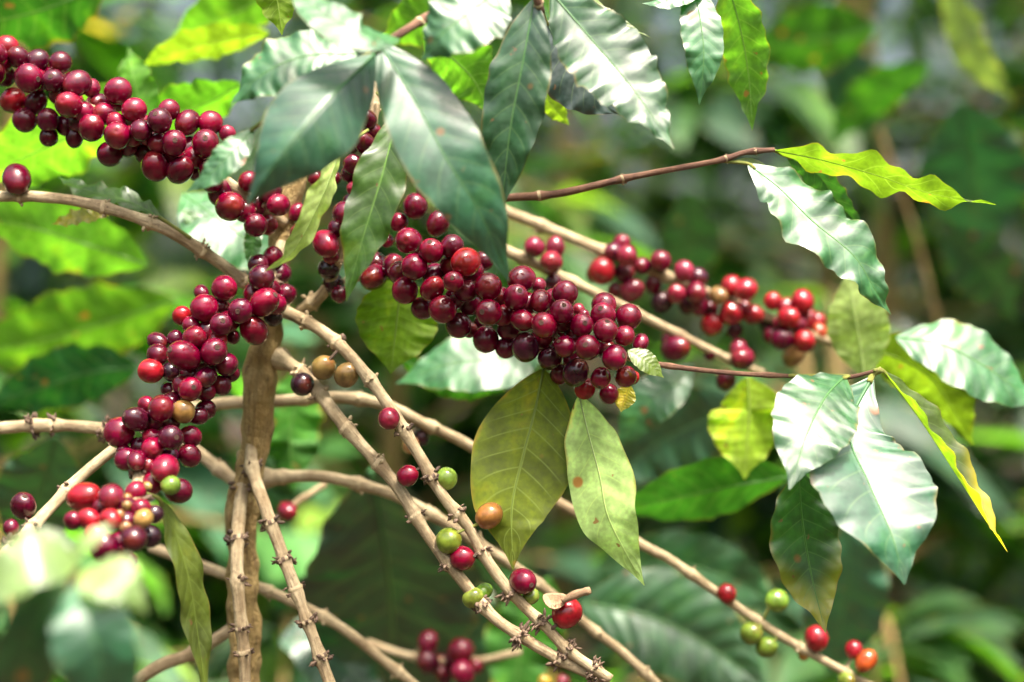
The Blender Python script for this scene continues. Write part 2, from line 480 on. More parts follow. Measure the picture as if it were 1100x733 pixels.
# ------------------------------------------------------------------ berries
def berry_proto(k):
    r = random.Random(90 + k)
    el = (1.06, 1.14, 1.02, 1.2)[k]; fl = (1.0, .95, .97, .93)[k]
    V, F, U = [], [], []
    rings, seg = 22, 28
    for i in range(rings + 1):
        th = math.pi * i / rings
        z = math.cos(th); q = math.sin(th)
        z = z * el
        q *= 1 + .04 * math.cos(th)
        if th < .32: z -= .045 * (1 - (th / .32) ** 2)           # dimple at the tip
        if th > 2.85: z += .06 * ((th - 2.85) / .29)               # dimple at the stalk
        for j in range(seg):
            a = 6.283185 * j / seg
            g = 1 - .025 * math.exp(-(min(abs(math.sin(a)), 1) / .18) ** 2)   # faint seam between the two beans
            n_ = 1 + .02 * noise.noise(Vector((math.cos(a) * q * 1.5 + 7 * k, math.sin(a) * q * 1.5, z * 1.5)))
            V.append(Vector((math.cos(a) * q * g * n_, math.sin(a) * q * fl * g * n_, z * n_)))
            U.append((j / seg, i / rings))
    for i in range(rings):
        for j in range(seg):
            F.append((i * seg + j, (i + 1) * seg + j, (i + 1) * seg + (j + 1) % seg, i * seg + (j + 1) % seg))
    me = bpy.data.meshes.new('berry'); me.from_pydata([tuple(v) for v in V], [], F)
    me.polygons.foreach_set('use_smooth', [True] * len(F)); me.materials.append(M_BERRY)
    # calyx scar: raised ring with a dark centre, sitting on the tip
    V2, F2 = [], []
    z0 = el - .045
    pr = ((.20, -.025), (.185, .016), (.15, .026), (.115, .004), (.07, -.006), (.045, .012), (.0, .016))
    sg = 18
    for (q, z) in pr:
        for j in range(sg):
            a = 6.283 * j / sg
            jj = 1 + .09 * r.uniform(-1, 1)
            V2.append((q * jj * math.cos(a), q * jj * math.sin(a), z0 + z + .02))
    for i in range(len(pr) - 1):
        for j in range(sg):
            F2.append((i * sg + j, i * sg + (j + 1) % sg, (i + 1) * sg + (j + 1) % sg, (i + 1) * sg + j))
    m2 = bpy.data.meshes.new('calyx_scar'); m2.from_pydata(V2, [], F2)
    m2.polygons.foreach_set('use_smooth', [True] * len(F2)); m2.materials.append(M_SCAR)
    ul = m2.uv_layers.new(name='UVMap')
    for lp in m2.loops:
        v = V2[lp.vertex_index]; ul.data[lp.index].uv = (v[0] * .02, v[1])
    return me, m2
PROTO = [berry_proto(k) for k in range(4)]
BC = {  # base colours of the skins
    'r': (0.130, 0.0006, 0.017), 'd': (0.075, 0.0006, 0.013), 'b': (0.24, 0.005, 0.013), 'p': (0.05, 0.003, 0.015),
    'k': (0.022, 0.006, 0.010), 'g': (0.14, 0.22, 0.025), 'o': (0.36, 0.06, 0.015), 'y': (0.42, 0.25, 0.04),
    'w': (0.30, 0.16, 0.06), 'm': (0.15, 0.008, 0.024), 'n': (0.20, 0.12, 0.04), 'x': (0.24, 0.11, 0.03),
}
BLAB = {'g': 'unripe green berry', 'o': 'half ripe orange berry', 'b': 'bright red berry', 'k': 'blackened shrivelled berry',
        'x': 'berry turning from green to red', 'n': 'pale tan unripe berry', 'y': 'yellow berry', 'w': 'brown withered berry'}
def put_berry(root, pos, rad, axis, kind, rs, el=None, stalk_to=None):
    k = el if el is not None else rs.choice((0, 0, 1, 2, 3))
    if kind == 'k' : k = 2
    me, ms = PROTO[k]
    o = bpy.data.objects.new('berry', me); COL.objects.link(o)
    o.parent = root; o.location = pos - wloc(root)
    q = Vector(axis).normalized().to_track_quat('Z', 'Y')
    o.rotation_mode = 'QUATERNION'
    from mathutils import Quaternion
    o.rotation_quaternion = q @ Quaternion((0, 0, 1), rs.uniform(0, 6.28))
    s = rad / .985
    o.scale = (s * rs.uniform(.93, 1.04), s * rs.uniform(.95, 1.05), s * rs.uniform(.95, 1.06))
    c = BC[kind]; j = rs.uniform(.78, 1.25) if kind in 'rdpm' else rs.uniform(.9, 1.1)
    o.color = (c[0] * j, c[1] * j * rs.uniform(.8, 1.2), c[2] * j * rs.uniform(.8, 1.2), 1)
    if kind in BLAB: o['label'] = BLAB[kind]
    sc = bpy.data.objects.new('calyx_scar', ms); COL.objects.link(sc)
    sc.parent = o
    if stalk_to is not None:
        ax = Vector(axis).normalized()
        a = pos - ax * rad * .92
        mid = (a + stalk_to) * .5 - ax * rad * .15
        cc = catmull([a, mid, stalk_to], 8)
        v, f, u = tube(cc, [max(rad * .13, .0008)] * 9, 7)
        st = mesh_obj('stalk', v, f, M_GREEN if kind in 'gyxo' else M_NODE, None, a, u)
        st.parent = root; st.location = a - wloc(root)
    return o
def axis_near(ax, x, y):
    best = (1e9,)
    for i in range(len(ax) - 1):
        x0, y0, d0 = ax[i]; x1, y1, d1 = ax[i + 1]
        L = (x1 - x0) ** 2 + (y1 - y0) ** 2
        u = min(max(((x - x0) * (x1 - x0) + (y - y0) * (y1 - y0)) / L, 0), 1)
        qx, qy = x0 + (x1 - x0) * u, y0 + (y1 - y0) * u
        dd = math.hypot(x - qx, y - qy)
        if dd < best[0]: best = (dd, qx, qy, d0 + (d1 - d0) * u)
    return best
def cluster(root, ax, berries, Rpx, seed, fill=0, stalks=False, gaps=0, xmax=9999):
    """berries: (px, py, r, kind, layer, navel) ; layer -1 front .. 1 back"""
    rs = random.Random(seed)
    items = []
    for it in berries:
        x, y, r, kind, lay, nav = it
        dd, qx, qy, d = axis_near(ax, x, y)
        z = math.sqrt(max(Rpx * Rpx - dd * dd, 0)) if dd < Rpx else 0
        items.append([x, y, r, kind, d + (lay * z) * S, nav, qx, qy, d, lay])
    vis = len(items)
    med = sorted(q[2] for q in items)[vis // 2]
    for _ in range(fill):                       # berries on the far side of the twig
        it = items[rs.randrange(vis)]
        f = rs.uniform(.2, .6)
        x = it[0] + (it[6] - it[0]) * f + rs.uniform(-6, 6); y = it[1] + (it[7] - it[1]) * f + rs.uniform(-6, 6)
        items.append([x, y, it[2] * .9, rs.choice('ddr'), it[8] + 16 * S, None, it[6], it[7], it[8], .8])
    tries = 0
    while gaps and tries < 900:                 # fruit filling the gaps of the bunch
        tries += 1
        it = items[rs.randrange(vis)]
        x = it[0] + (it[6] - it[0]) * rs.uniform(-.1, 1.0) + rs.uniform(-16, 16); y = it[1] + (it[7] - it[1]) * rs.uniform(-.1, 1.0) + rs.uniform(-16, 16)
        dd, qx, qy, d = axis_near(ax, x, y)
        if x > xmax or dd > Rpx * .72 or min(math.hypot(x - q[0], y - q[1]) for q in items) < it[2] * .98: continue
        lay = -.45
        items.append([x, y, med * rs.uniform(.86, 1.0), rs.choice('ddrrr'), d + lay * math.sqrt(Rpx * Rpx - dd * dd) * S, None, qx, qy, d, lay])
        gaps -= 1
    n = len(items)
    X = [(it[0] - 550) * S for it in items]; Z = [(it[1] - 366.5) * S for it in items]
    Y = [it[4] for it in items]; RR = [it[2] * S * (1 + it[4] / D) for it in items]
    for itn in range(90):
        for i in range(n):
            for j in range(i):
                need = .88 * (RR[i] + RR[j])
                d2 = (X[i] - X[j]) ** 2 + (Z[i] - Z[j]) ** 2
                if d2 >= need * need: continue
                dy = Y[i] - Y[j]; gap = math.sqrt(need * need - d2)
                if abs(dy) >= gap: continue
                li, lj = items[i][9], items[j][9]
                sg = (1 if dy > 0 else -1) if li == lj else (1 if li > lj else -1)
                mv = (gap - abs(dy) if sg * dy > 0 else gap + abs(dy)) * .5 * .7
                Y[i] += sg * mv; Y[j] -= sg * mv
    for i, it in enumerate(items):
        pos = P(it[0], it[1], Y[i]); rad = it[2] * S * (D + Y[i]) / D
        base = P(it[6], it[7], it[8])
        if it[5] is not None:
            nx, ny = it[5]
            ox, oz = (nx - it[0]) / it[2], -(ny - it[1]) / it[2]
            h = min(math.hypot(ox, oz), .95)
            axis = Vector((ox, -math.sqrt(max(1 - h * h, .05)), oz))
        else:
            o = pos - base
            o = o.normalized() if o.length > 1e-6 else Vector((0, -1, 0))
            axis = Vector((o.x, .30 + .5 * abs(o.y), o.z)) + Vector((rs.uniform(-.6, .6), rs.uniform(-.25, .5), rs.uniform(-.6, .6)))
        put_berry(root, pos, rad, axis, it[3], rs, stalk_to=base if stalks else None)
def zl(x0, y0, k, rows, default='r'):
    """rows in zoom units -> photo px"""
    out = []
    for q in rows:
        x, y, r = q[:3]
        kind = q[3] if len(q) > 3 and q[3] else default
        lay = q[4] if len(q) > 4 and q[4] is not None else -1
        nav = (x0 + q[5][0] / k, y0 + q[5][1] / k) if len(q) > 5 and q[5] else None
        out.append((x0 + x / k, y0 + y / k, r / k, kind, lay, nav))
    return out

# ================================================================== THE COFFEE BUSH
# ---- trunk
def trunk():
    pts = [(262, 800, .055), (262, 640, .055), (259, 560, .055), (274, 480, .055), (281, 400, .052), (291, 335, .05), (301, 262, .05), (313, 195, .052), (335, 110, .07)]
    root = empty('coffee_bush', P(*pts[0]), 'thick ochre brown upright trunk where the pale branches meet', 'coffee plant')
    c = catmull([P(*q) for q in pts], 130)
    rad = []
    for i in range(131):
        t = i / 130
        r = 19 - 6 * t + 3.5 * max(0, noise.noise(Vector((t * 9, 3, 0)))) + 5 * math.exp(-((t - .56) / .03) ** 2) + 4 * math.exp(-((t - .86) / .03) ** 2) + 4 * math.exp(-((t - .36) / .025) ** 2)
        rad.append(r * S)
    v, f, u = tube(c, rad, 36, .30, 4.0, 95)
    mesh_obj('trunk', v, f, M_TRUNK, root, c[0], u)
    return root
trunk()

# ---- upper, fruit-laden branch entering at the top edge
A = [(-40, 38, .03), (40, 80, .03), (88, 113, .022), (128, 129, .012), (167, 152, .008), (218, 178, .015), (265, 212, .025), (305, 240, .045)]
bA, _, _ = branch(A, 5, 7, 'branch thick with dark red berries sloping down from the upper corner of the picture', node_every=62)
K1 = 6.107
bs = zl(0, 30, K1, [
    (45, 130, 80, 'b', -.3), (40, 320, 66, 'd', -.2), (185, 330, 92, 'r', -1, (262, 345)), (350, 350, 78, 'd', -1.1, (352, 332)),
    (235, 225, 76, 'd', -.3), (397, 230, 72, 'd', -.4), (505, 365, 84, 'd', -.6), (598, 395, 60, 'r', .2), (85, 475, 86, 'b', -.7),
    (165, 605, 80, 'd', -.5), (315, 605, 76, 'd', -.7), (235, 490, 75, 'd', -.2), (450, 505, 88, 'r', -1.1), (430, 640, 70, 'd', -.2),
    (320, 715, 64, 'd', .2), (775, 415, 88, 'r', -.4), (650, 490, 64, 'd', .5), (880, 540, 82, 'r', -.6), (600, 655, 88, 'r', -.9),
    (490, 715, 60, 'd', -.2), (771, 705, 90, 'r', -1)])
bs += zl(100, 70, 5.24, [
    (95, 500, 73, 'd', -.5), (205, 455, 62, 'd', 0), (280, 315, 42, 'r', .5), (375, 315, 72, 'd', -.8, (362, 283)), (425, 255, 60, 'r', .1),
    (530, 325, 72, 'd', -.4), (660, 325, 66, 'r', -.2), (755, 385, 48, 'm', .4), (632, 443, 80, 'r', -1.1, (645, 420)),
    (455, 440, 73, 'd', -1.2, (475, 432)), (300, 500, 66, 'd', .1), (350, 570, 80, 'r', -.8), (490, 590, 74, 'd', -.9), (585, 600, 52, 'd', .2)])
bs += zl(220, 120, 3.49, [
    (60, 300, 50, 'd', -.4), (95, 355, 58, 'r', -.9), (190, 425, 45, 'd', -.5), (190, 350, 42, 'd', -.2), (275, 350, 43, 'r', -.8), (345, 378, 31, 'r', 0)])
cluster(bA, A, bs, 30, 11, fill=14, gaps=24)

# ---- bare pale branch at the middle of the picture's edge
B = [(-40, 213, .03), (33, 211, .022), (100, 220, .02), (170, 243, .02), (225, 275, .03), (262, 303, .04), (298, 332, .052)]
bB, _, _ = branch(B, 5.8, 6.8, 'bare tan branch with one dark red berry sitting near its end', nodes=[.18, .42, .55, .72, .86], spiky=.12)
cluster(bB, B, [(18, 193, 15.5, 'd', -.6, None)], 22, 3, stalks=True)
leaf(bB, [(175, 236, .02), (140, 217, .03), (95, 205, .04), (62, 190, .06)], 17, 'bright', up=50, wave=.2, label='bright green leaf lit from above', petiole=[(205, 256, .022)])
leaf(bB, [(118, 231, .05), (85, 233, .05), (55, 241, .06)], 10, 'yellow', up=35, wave=.25, label='small yellowing leaf')

# ---- lower fruit-laden branch coming towards the viewer
C = [(303, 262, .045), (285, 312, .025), (240, 355, .008), (205, 402, -.002), (172, 457, -.02), (158, 490, -.03), (148, 520, -.05), (145, 552, -.075), (140, 590, -.09)]
bC, _, _ = branch(C, 7, 6, 'branch packed with dark red berries hanging down toward the viewer beside the trunk', nodes=[.12, .25, .38, .52, .62, .74, .86, .95], spiky=.75)
bs = zl(150, 270, 4.889, [
    (640, 140, 72, 'p', -.6), (728, 118, 60, 'd', -.1), (770, 225, 53, 'd', -.4), (652, 270, 76, 'r', -1.1, (710, 235)), (530, 315, 66, 'd', -1.1, (525, 318)),
    (600, 415, 72, 'r', -.7), (700, 345, 50, 'k', .2), (445, 195, 70, 'r', -.6), (325, 218, 41, 'd', .1), (340, 300, 72, 'r', -1), (420, 285, 43, 'd', -.2),
    (225, 340, 53, 'b', -.4), (270, 390, 48, 'r', -.5), (428, 385, 60, 'd', -1, (447, 365)), (290, 455, 64, 'r', -1), (410, 470, 57, 'b', -.6),
    (390, 530, 72, 'r', -1.2, (418, 505)), (235, 550, 82, 'r', -1.3, (183, 522)), (190, 460, 46, 'd', -.2), (95, 475, 50, 'd', .4), (95, 545, 60, 'd', -.1),
    (60, 630, 70, 'b', -.7), (165, 635, 50, 'k', -.2), (455, 595, 62, 'd', -.8), (480, 640, 47, 'd', -.1), (345, 665, 60, 'd', -.9), (430, 705, 54, 'd', -.8),
    (265, 725, 66, 'r', -1.2, (292, 715)), (490, 450, 38, 'd', .3)])
bs += zl(90, 380, 4.312, [
    (360, 255, 66, 'r', -1.2), (290, 235, 40, 'r', -.2), (245, 305, 60, 'p', -1.1, (205, 285)), (460, 268, 55, 'x', -.7), (530, 290, 43, 'd', -.2), (565, 260, 47, 'd', 0),
    (165, 365, 70, 'r', -.8), (402, 390, 61, 'p', -1.2, (440, 385)), (495, 382, 50, 'r', -.6), (490, 472, 52, 'd', -.5), (390, 470, 50, 'p', -.2), (375, 535, 68, 'r', -1.1),
    (438, 637, 62, 'd', -.4), (402, 610, 46, 'g', -1.6), (200, 490, 53, 'd', -.3), (262, 430, 46, 'd', -.1), (185, 455, 36, 'd', .2), (395, 165, 37, 'd', .3)])
bs += zl(60, 500, 4.887, [
    (148, 165, 80, 'b', -.8), (290, 165, 66, 'm', -.9), (92, 288, 50, 'd', -.2), (180, 285, 58, 'b', -.9), (515, 258, 52, 'k', -.2), (495, 375, 58, 'k', 0),
    (410, 385, 72, 'p', -1), (290, 285, 62, 'b', -.6), (215, 370, 66, 'b', -.6), (330, 480, 60, 'r', -.5), (240, 225, 50, 'r', 0), (255, 430, 78, 'd', -.7), (385, 500, 46, 'd', 0), (460, 280, 52, 'w', -.9)])
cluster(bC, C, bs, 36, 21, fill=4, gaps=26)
# small dry buds where the fruit has dropped
rs = random.Random(8)
for (zx, zy, zr) in ((370, 330, 34), (335, 260, 30), (375, 215, 30), (375, 170, 26), (300, 262, 26), (480, 110, 26)):
    x, y = 60 + zx / 4.887, 500 + zy / 4.887
    dd, qx, qy, d = axis_near(C, x, y)
    put_berry(bC, P(x, y, d - .012), zr / 4.887 * S * .9, Vector((rs.uniform(-1, 1), -1, rs.uniform(-1, 1))), 'n', rs, el=1)
leaf(bC, [(170, 535, -.055), (184, 562, -.05), (203, 622, -.045), (213, 685, -.04), (224, 760, -.04)], 21, 'olive', up=10, side=-30, wave=.13, wfreq=2.6,
     petiole=[(150, 528, -.052)], label='long curved olive green leaf', tint=1.25)

# ---- fruited spur behind the pale curled leaf
Pp = [(405, 88, .03), (398, 150, .02), (385, 200, .022), (370, 250, .025), (352, 308, .04), (322, 335, .052)]
bP, _, _ = branch(Pp, 5, 7, 'short fruited side branch behind the pale curled leaf', node_every=45)
bs = zl(220, 120, 3.49, [
    (415, 248, 31, 'r', 0), (605, 30, 40, 'd', -.5), (600, 120, 42, 'd', -.9), (545, 130, 32, 'd', -.3), (460, 170, 29, 'd', 0), (600, 205, 36, 'r', -.4), (575, 240, 32, 'd', -.3),
    (565, 290, 33, 'r', -.7), (520, 380, 43, 'd', -.9), (545, 335, 27, 'd', -.1), (455, 497, 52, 'r', -1.1), (465, 590, 41, 'k', -.2), (480, 645, 42, 'k', 0), (500, 440, 36, 'd', 0), (615, 172, 31, 'r', 0)])
cluster(bP, Pp, bs, 24, 31, fill=4, gaps=8)
leaf(bP, [(366, 160, -.035), (347, 209, -.045), (316, 268, -.05), (284, 292, -.055)], 18, 'pale', up=165, side=-20, fold=(8, 22), wave=.16, wfreq=3.2, petiole=[(395, 140, .0)],
     label='pale curled leaf showing its underside', tint=1.5)
leaf(bP, [(428, 120, -.03), (410, 190, -.04), (388, 262, -.045), (372, 324, -.045)], 31, 'bright', up=5, side=20, fold=(10, 30), wave=.12, wfreq=3.2, petiole=[(405, 100, .02)],
     label='bright green leaf with a pale folded edge', tint=.9)

# ---- the sharp central branch
Dd = [(372, 300, .055), (420, 283, .03), (480, 298, .014), (540, 325, .008), (600, 350, .004), (650, 374, 0), (700, 390, 0), (775, 400, 0), (845, 404, 0), (905, 406, -.005), (947, 397, -.01)]
bD, cD, _ = branch([(x, y + 2, d + .009 * min(1, (700 - x) / 80)) for x, y, d in Dd[:7]], 5, 3.2, 'central branch loaded with sharp glossy red berries and ending in big white-shining leaves', node_every=46)
q = catmull([P(*x) for x in Dd[5:]], 60)
v, f, u = tube(q, [(3.2 - 1.0 * i / 60 + (1.2 * math.exp(-((i - 36) / 1.5) ** 2)) + (.8 * math.exp(-((i - 15) / 1.5) ** 2))) * S for i in range(61)], 10, .1, 3, 90)
tw = mesh_obj('twig', v, f, M_TWIG, bD, q[0], u); tw['label'] = 'thin purplish brown end of the branch'
bs = zl(370, 190, 4.075, [
    (310, 130, 54, 'd', -.4), (410, 205, 53, 'd', -.5), (238, 200, 43, 'r', -.5), (280, 280, 63, 'r', -1), (380, 325, 54, 'r', -1.2, (375, 288)), (470, 305, 54, 'd', -.6),
    (530, 375, 68, 'b', -1.1), (608, 370, 46, 'd', .1), (305, 395, 62, 'r', -1.1), (215, 390, 52, 'd', -.3), (265, 497, 57, 'r', -.8), (385, 490, 56, 'r', -.9),
    (478, 460, 48, 'r', -1.3, (475, 447)), (342, 575, 51, 'd', -.3), (430, 580, 62, 'r', -1.1), (545, 555, 52, 'd', -.4), (500, 650, 56, 'd', -.6), (128, 440, 62, 'd', -.5),
    (140, 380, 50, 'd', 0), (187, 280, 30, 'r', .2), (350, 60, 36, 'd', -.2)])
bs += zl(480, 250, 4.886, [
    (215, 285, 76, 'r', -1.1), (222, 420, 73, 'r', -1.3, (190, 418)), (205, 560, 70, 'd', -.8), (120, 510, 42, 'd', .1), (390, 245, 73, 'r', -.6), (360, 340, 69, 'r', -1.1, (380, 310)),
    (395, 460, 63, 'r', -1.1), (510, 488, 72, 'r', -1.4, (495, 475)), (490, 360, 60, 'r', -.9), (480, 277, 42, 'm', .3), (620, 320, 70, 'r', -.7), (602, 417, 66, 'r', -1.3, (612, 385)),
    (325, 505, 60, 'd', -.3), (312, 605, 57, 'd', -.2), (412, 600, 76, 'p', -1), (620, 600, 60, 'r', -1.2, (585, 570)), (540, 660, 62, 'p', -.7), (615, 512, 38, 'r', .1)])
bs += zl(570, 300, 5.236, [
    (195, 285, 36, 'r', .2), (270, 172, 38, 'm', .3), (300, 205, 34, 'm', .2), (413, 150, 74, 'r', -.5), (408, 205, 73, 'r', -1, (390, 168)), (285, 260, 68, 'r', -1.1, (300, 250)), (422, 290, 72, 'r', -1.5, (430, 235)),
    (550, 215, 73, 'r', -.7), (528, 320, 60, 'r', -1.1), (320, 385, 74, 'r', -1.5, (305, 370)), (470, 440, 74, 'r', -1.3, (522, 430)), (618, 360, 48, 'r', -.2),
    (535, 548, 64, 'r', -.8), (575, 555, 38, 'b', -.4), (395, 555, 60, 'r', -1.2, (385, 605)), (440, 645, 60, 'r', -.7), (305, 615, 60, 'b', -.5), (255, 525, 72, 'p', -1.2), (165, 535, 57, 'd', -.7)])
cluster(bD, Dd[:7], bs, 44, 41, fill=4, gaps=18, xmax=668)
leaf(bD, [(584, 396, .004), (575, 440, .004), (562, 490, .0), (550, 545, -.004), (551, 612, -.006)], 55, 'olive', up=170, side=8, fold=3, wave=.03, wfreq=2, curl=.05, quilt=.035,
     label='broad olive leaf hanging below the berries', trans=.16, tint=1.05)
leaf(bD, [(622, 424, .0), (631, 462, -.004), (644, 511, -.012), (655, 560, -.016), (692, 629, -.012)], 37, 'pale', up=162, side=0, fold=4, wave=.07, wfreq=2.6, curl=.05, quilt=.05,
     label='pale green leaf with a drawn out tip', tint=1.7)
leaf(bD, [(674, 376, -.024), (694, 388, -.026), (713, 406, -.024)], 13, 'lime', up=30, fold=6, wave=.04, quilt=.01, label='small yellow green leaf', tint=1.1)
leaf(bD, [(677, 414, .0), (671, 428, .0), (667, 443, -.002)], 12, 'yellow', up=10, fold=6, wave=.05, label='tiny yellow leaf with an orange tip', tint=1.3)
leaf(bD, [(908, 404, -.008), (886, 428, -.036), (866, 470, -.058), (848, 526, -.070)], 46, 'dark', shape=.95, glare=(1, .9, 0), fold=(2, 4), wave=.07, wfreq=5, quilt=.03, petiole=[(845, 404, 0)],
     label='leaf shining white along its whole face', tint=1.3)
leaf(bD, [(938, 402, -.008), (912, 462, -.026), (934, 520, -.050), (958, 575, -.066), (972, 628, -.070)], 74, 'teal', shape=1.2, glare=(1, .6, 0), fold=(0, 22), wave=.045, wfreq=6, quilt=.03, curl=.10, petiole=[(947, 397, -.01)],
     label='broadest glossy leaf with brown spots near its tip', tint=1.2)
leaf(bD, [(948, 398, -.008), (985, 446, -.004), (1022, 502, -.004), (1056, 555, -.008), (1082, 593, -.012)], 29, 'lime', up=88, side=0, fold=(58, 24), wave=.10, wfreq=4, petiole=[(938, 398, -.01)],
     label='narrow folded leaf with a yellow tip', tint=.9, yellowing=1.0)
leaf(bD, [(858, 505, .0), (862, 560, .0), (872, 620, -.004), (887, 680, -.01)], 40, 'mid', up=20, side=0, fold=8, wave=.08, wfreq=3.5,
     label='dark green leaf yellowing at its edge', tint=1.1, yellowing=.5, petiole=[(890, 440, .0), (908, 406, -.003)])

# ---- reddish twig with fresh leaves, upper side
E = [(538, 213, .03), (600, 208, .02), (680, 190, .01), (770, 173, 0), (800, 164, 0), (832, 161, 0)]
bE, _, _ = branch(E, 4.6, 2.6, 'thin reddish brown twig ending in fresh wavy leaves', nodes=[.15, .45, .82, .93], mat=M_TWIG, spiky=0, name='leafy_twig', knob=.35)
leaf(bE, [(832, 162, 0), (882, 172, -.004), (940, 188, -.01), (1000, 208, -.014), (1070, 220, -.018)], 27, 'lime', up=128, fold=(6, 6), wave=.24, wfreq=3.4, curl=.05,
     label='long yellow green leaf lit through from above', tint=.75)
leaf(bE, [(803, 176, 0), (838, 203, -.008), (872, 237, -.016), (917, 275, -.02), (940, 312, -.018), (957, 338, -.012)], 38, 'grey', glare=(.85, .6, 0), fold=(12, 12), wave=.18, wfreq=4.2, petiole=[(775, 173, 0)],
     label='glossy pale leaf with curled wavy edges', tint=1.25)
leaf(bE, [(845, 168, .004), (878, 188, .012), (902, 220, .016), (932, 252, .02)], 17, 'mid', up=-20, fold=15, wave=.2, wfreq=4, petiole=[(830, 161, 0)])
leaf(bE, [(790, 172, .0), (808, 174, .002), (828, 181, .004)], 4, 'lime', up=30, fold=15, wave=.05, rib=False)

# ---- two fruited branches further back
F_ = [(540, 226, .12), (600, 250, .13), (690, 287, .14), (780, 322, .15), (860, 355, .16), (905, 372, .17)]
bF, _, _ = branch(F_, 7, 5, 'out of focus branch with pinkish red berries, upper of the two behind the central cluster', node_every=70)
bs = zl(540, 240, 4.889, [(520, 250, 70, 'b', -.8), (480, 265, 42, 'r', 0), (640, 262, 52, 'd', -.5), (655, 172, 57, 'm', -.9), (675, 355, 62, 'm', -.6), (590, 355, 44, 'm', 0), (545, 200, 40, 'r', .2), (790, 320, 45, 'r', 0)])
bs += zl(700, 260, 4.31, [
    (40, 90, 50, 'r', -.6), (150, 135, 52, 'm', -.9), (215, 165, 46, 'p', -.6), (115, 240, 44, 'm', -1), (205, 235, 54, 'r', -.9), (45, 280, 56, 'k', -.3), (165, 290, 46, 'd', .1),
    (370, 205, 50, 'b', -.6), (435, 220, 54, 'b', -.9), (280, 380, 52, 'b', -.9), (370, 330, 52, 'b', -1), (410, 320, 46, 'r', -.4), (470, 335, 46, 'b', -.6), (385, 410, 37, 'd', 0),
    (560, 275, 42, 'b', -.4), (620, 300, 39, 'm', -.2), (635, 350, 54, 'b', -1), (700, 275, 52, 'b', -.8), (540, 380, 46, 'k', -.3), (605, 450, 50, 'd', -.6), (705, 460, 52, 'b', -.9),
    (720, 360, 44, 'b', -.2), (765, 370, 42, 'b', 0), (770, 420, 42, 'o', -.2), (660, 520, 52, 'w', -.2), (310, 250, 44, 'n', -1)])
cluster(bF, F_, bs, 26, 51, fill=4, gaps=8)
G = [(520, 258, .1), (600, 296, .11), (690, 340, .12), (780, 385, .14), (822, 402, .15)]
bG, _, _ = branch(G, 6.5, 5, 'blurred tan branch with few berries, lower of the two behind the central cluster', node_every=66)
bs = zl(540, 240, 4.889, [(165, 125, 54, 'm', -.8), (275, 130, 54, 'm', -.3), (255, 205, 66, 'm', -1), (192, 330, 37, 'm', .1), (265, 310, 48, 'd', 0)])
bs += zl(700, 260, 4.31, [(110, 495, 60, 'd', -.5), (420, 540, 60, 'm', -.9), (345, 640, 46, 'd', -.2), (400, 500, 42, 'm', 0), (270, 520, 30, 'd', .1)])
cluster(bG, G, bs, 24, 61, fill=2)

# ---- the two picked branches crossing in front
H = [(296, 330, .05), (340, 352, .028), (372, 378, .015), (410, 425, .0), (449, 487, -.006), (475, 532, -.01), (503, 566, -.01), (527, 608, -.01), (558, 646, -.011), (586, 673, -.012), (613, 701, -.014), (656, 730, -.016)]
def fr(pts, xs):
    L = [0]
    for i in range(len(pts) - 1): L.append(L[-1] + math.dist(pts[i][:2], pts[i + 1][:2]))
    out = []
    for x in xs:
        for i in range(len(pts) - 1):
            a, b = pts[i][1], pts[i + 1][1]
            if a <= x <= b: out.append((L[i] + (L[i + 1] - L[i]) * (x - a) / max(b - a, 1e-6)) / L[-1]); break
    return out
spf = lambda q: min(1, max(.1, (q - .3) * 1.9))
bH, _, _ = branch(H, 7, 5.6, flare=.9, label='sharp picked branch with dry knobbly nodes running down past the broad olive leaf', nodes=fr(H, [352, 385, 432, 487, 532, 566, 608, 646, 673, 701, 719]), spiky=spf, knob=.26)
k = 2.896
bs = zl(420, 480, k, [(180, 292, 40, 'g', -.8), (223, 347, 40, 'r', -.8), (305, 215, 42, 'x', -.9), (410, 418, 43, 'r', -.9, (435, 425)), (435, 465, 26, 'g', .4), (547, 518, 47, 'b', -.9), (172, 100, 36, 'g', .4), (52, 90, 33, 'r', -.5)])
bs += [(417.7, 450, 12.3, 'm', -.9, None), (348, 395, 13.5, 'n', .5, None), (372.5, 403, 13, 'n', .5, None)]
cluster(bH, H, bs, 16, 71, stalks=True)
# split, dried fruit skin clinging above the orange-red berry
def husk(parent, px, py, d):
    c = P(px, py, d)
    V, F = [], []
    n, m_ = 16, 8
    for i in range(n):
        a = 6.283 * i / n
        for j in range(m_):
            q = 1 - .95 * j / (m_ - 1)
            V.append(c + Vector((math.cos(a) * q * .0062, .002 + math.sin(a) * q * .0045 * .6, math.sin(a) * q * .0036 - (1 - q * q) * .0035 + .0009 * math.cos(2 * a))))
    for i in range(n):
        for j in range(m_ - 1):
            i2 = (i + 1) % n
            F.append((i * m_ + j, i2 * m_ + j, i2 * m_ + j + 1, i * m_ + j + 1))
    o = mesh_obj('husk', V, F, M_HUSK, parent, c, [(v.x * 3, v.z * 3) for v in V])
    md = o.modifiers.new('thickness', 'SOLIDIFY'); md.thickness = .0006
    o['label'] = 'dried split berry skin'
    q = catmull([P(px + 8, py + 2, d), P(px + 22, py - 5, d - .002), P(px + 38, py - 10, d - .004)], 14)
    v, f, u = tube(q, [(2.6 + 1.8 * math.sin(3.1 * i / 14) + (1 if i > 11 else 0)) * S for i in range(15)], 10, .15, 2, 200)
    s = mesh_obj('stalk', v, f, M_HUSK, parent, q[0], u)
husk(bH, 596, 644, -.022)
I_ = [(300, 385, .05), (318, 396, .035), (335, 412, .028), (372, 460, .012), (423, 518, .0), (458, 573, -.006), (492, 618, -.008), (527, 660, -.01), (565, 687, -.012), (606, 711, -.012), (650, 731, -.012)]
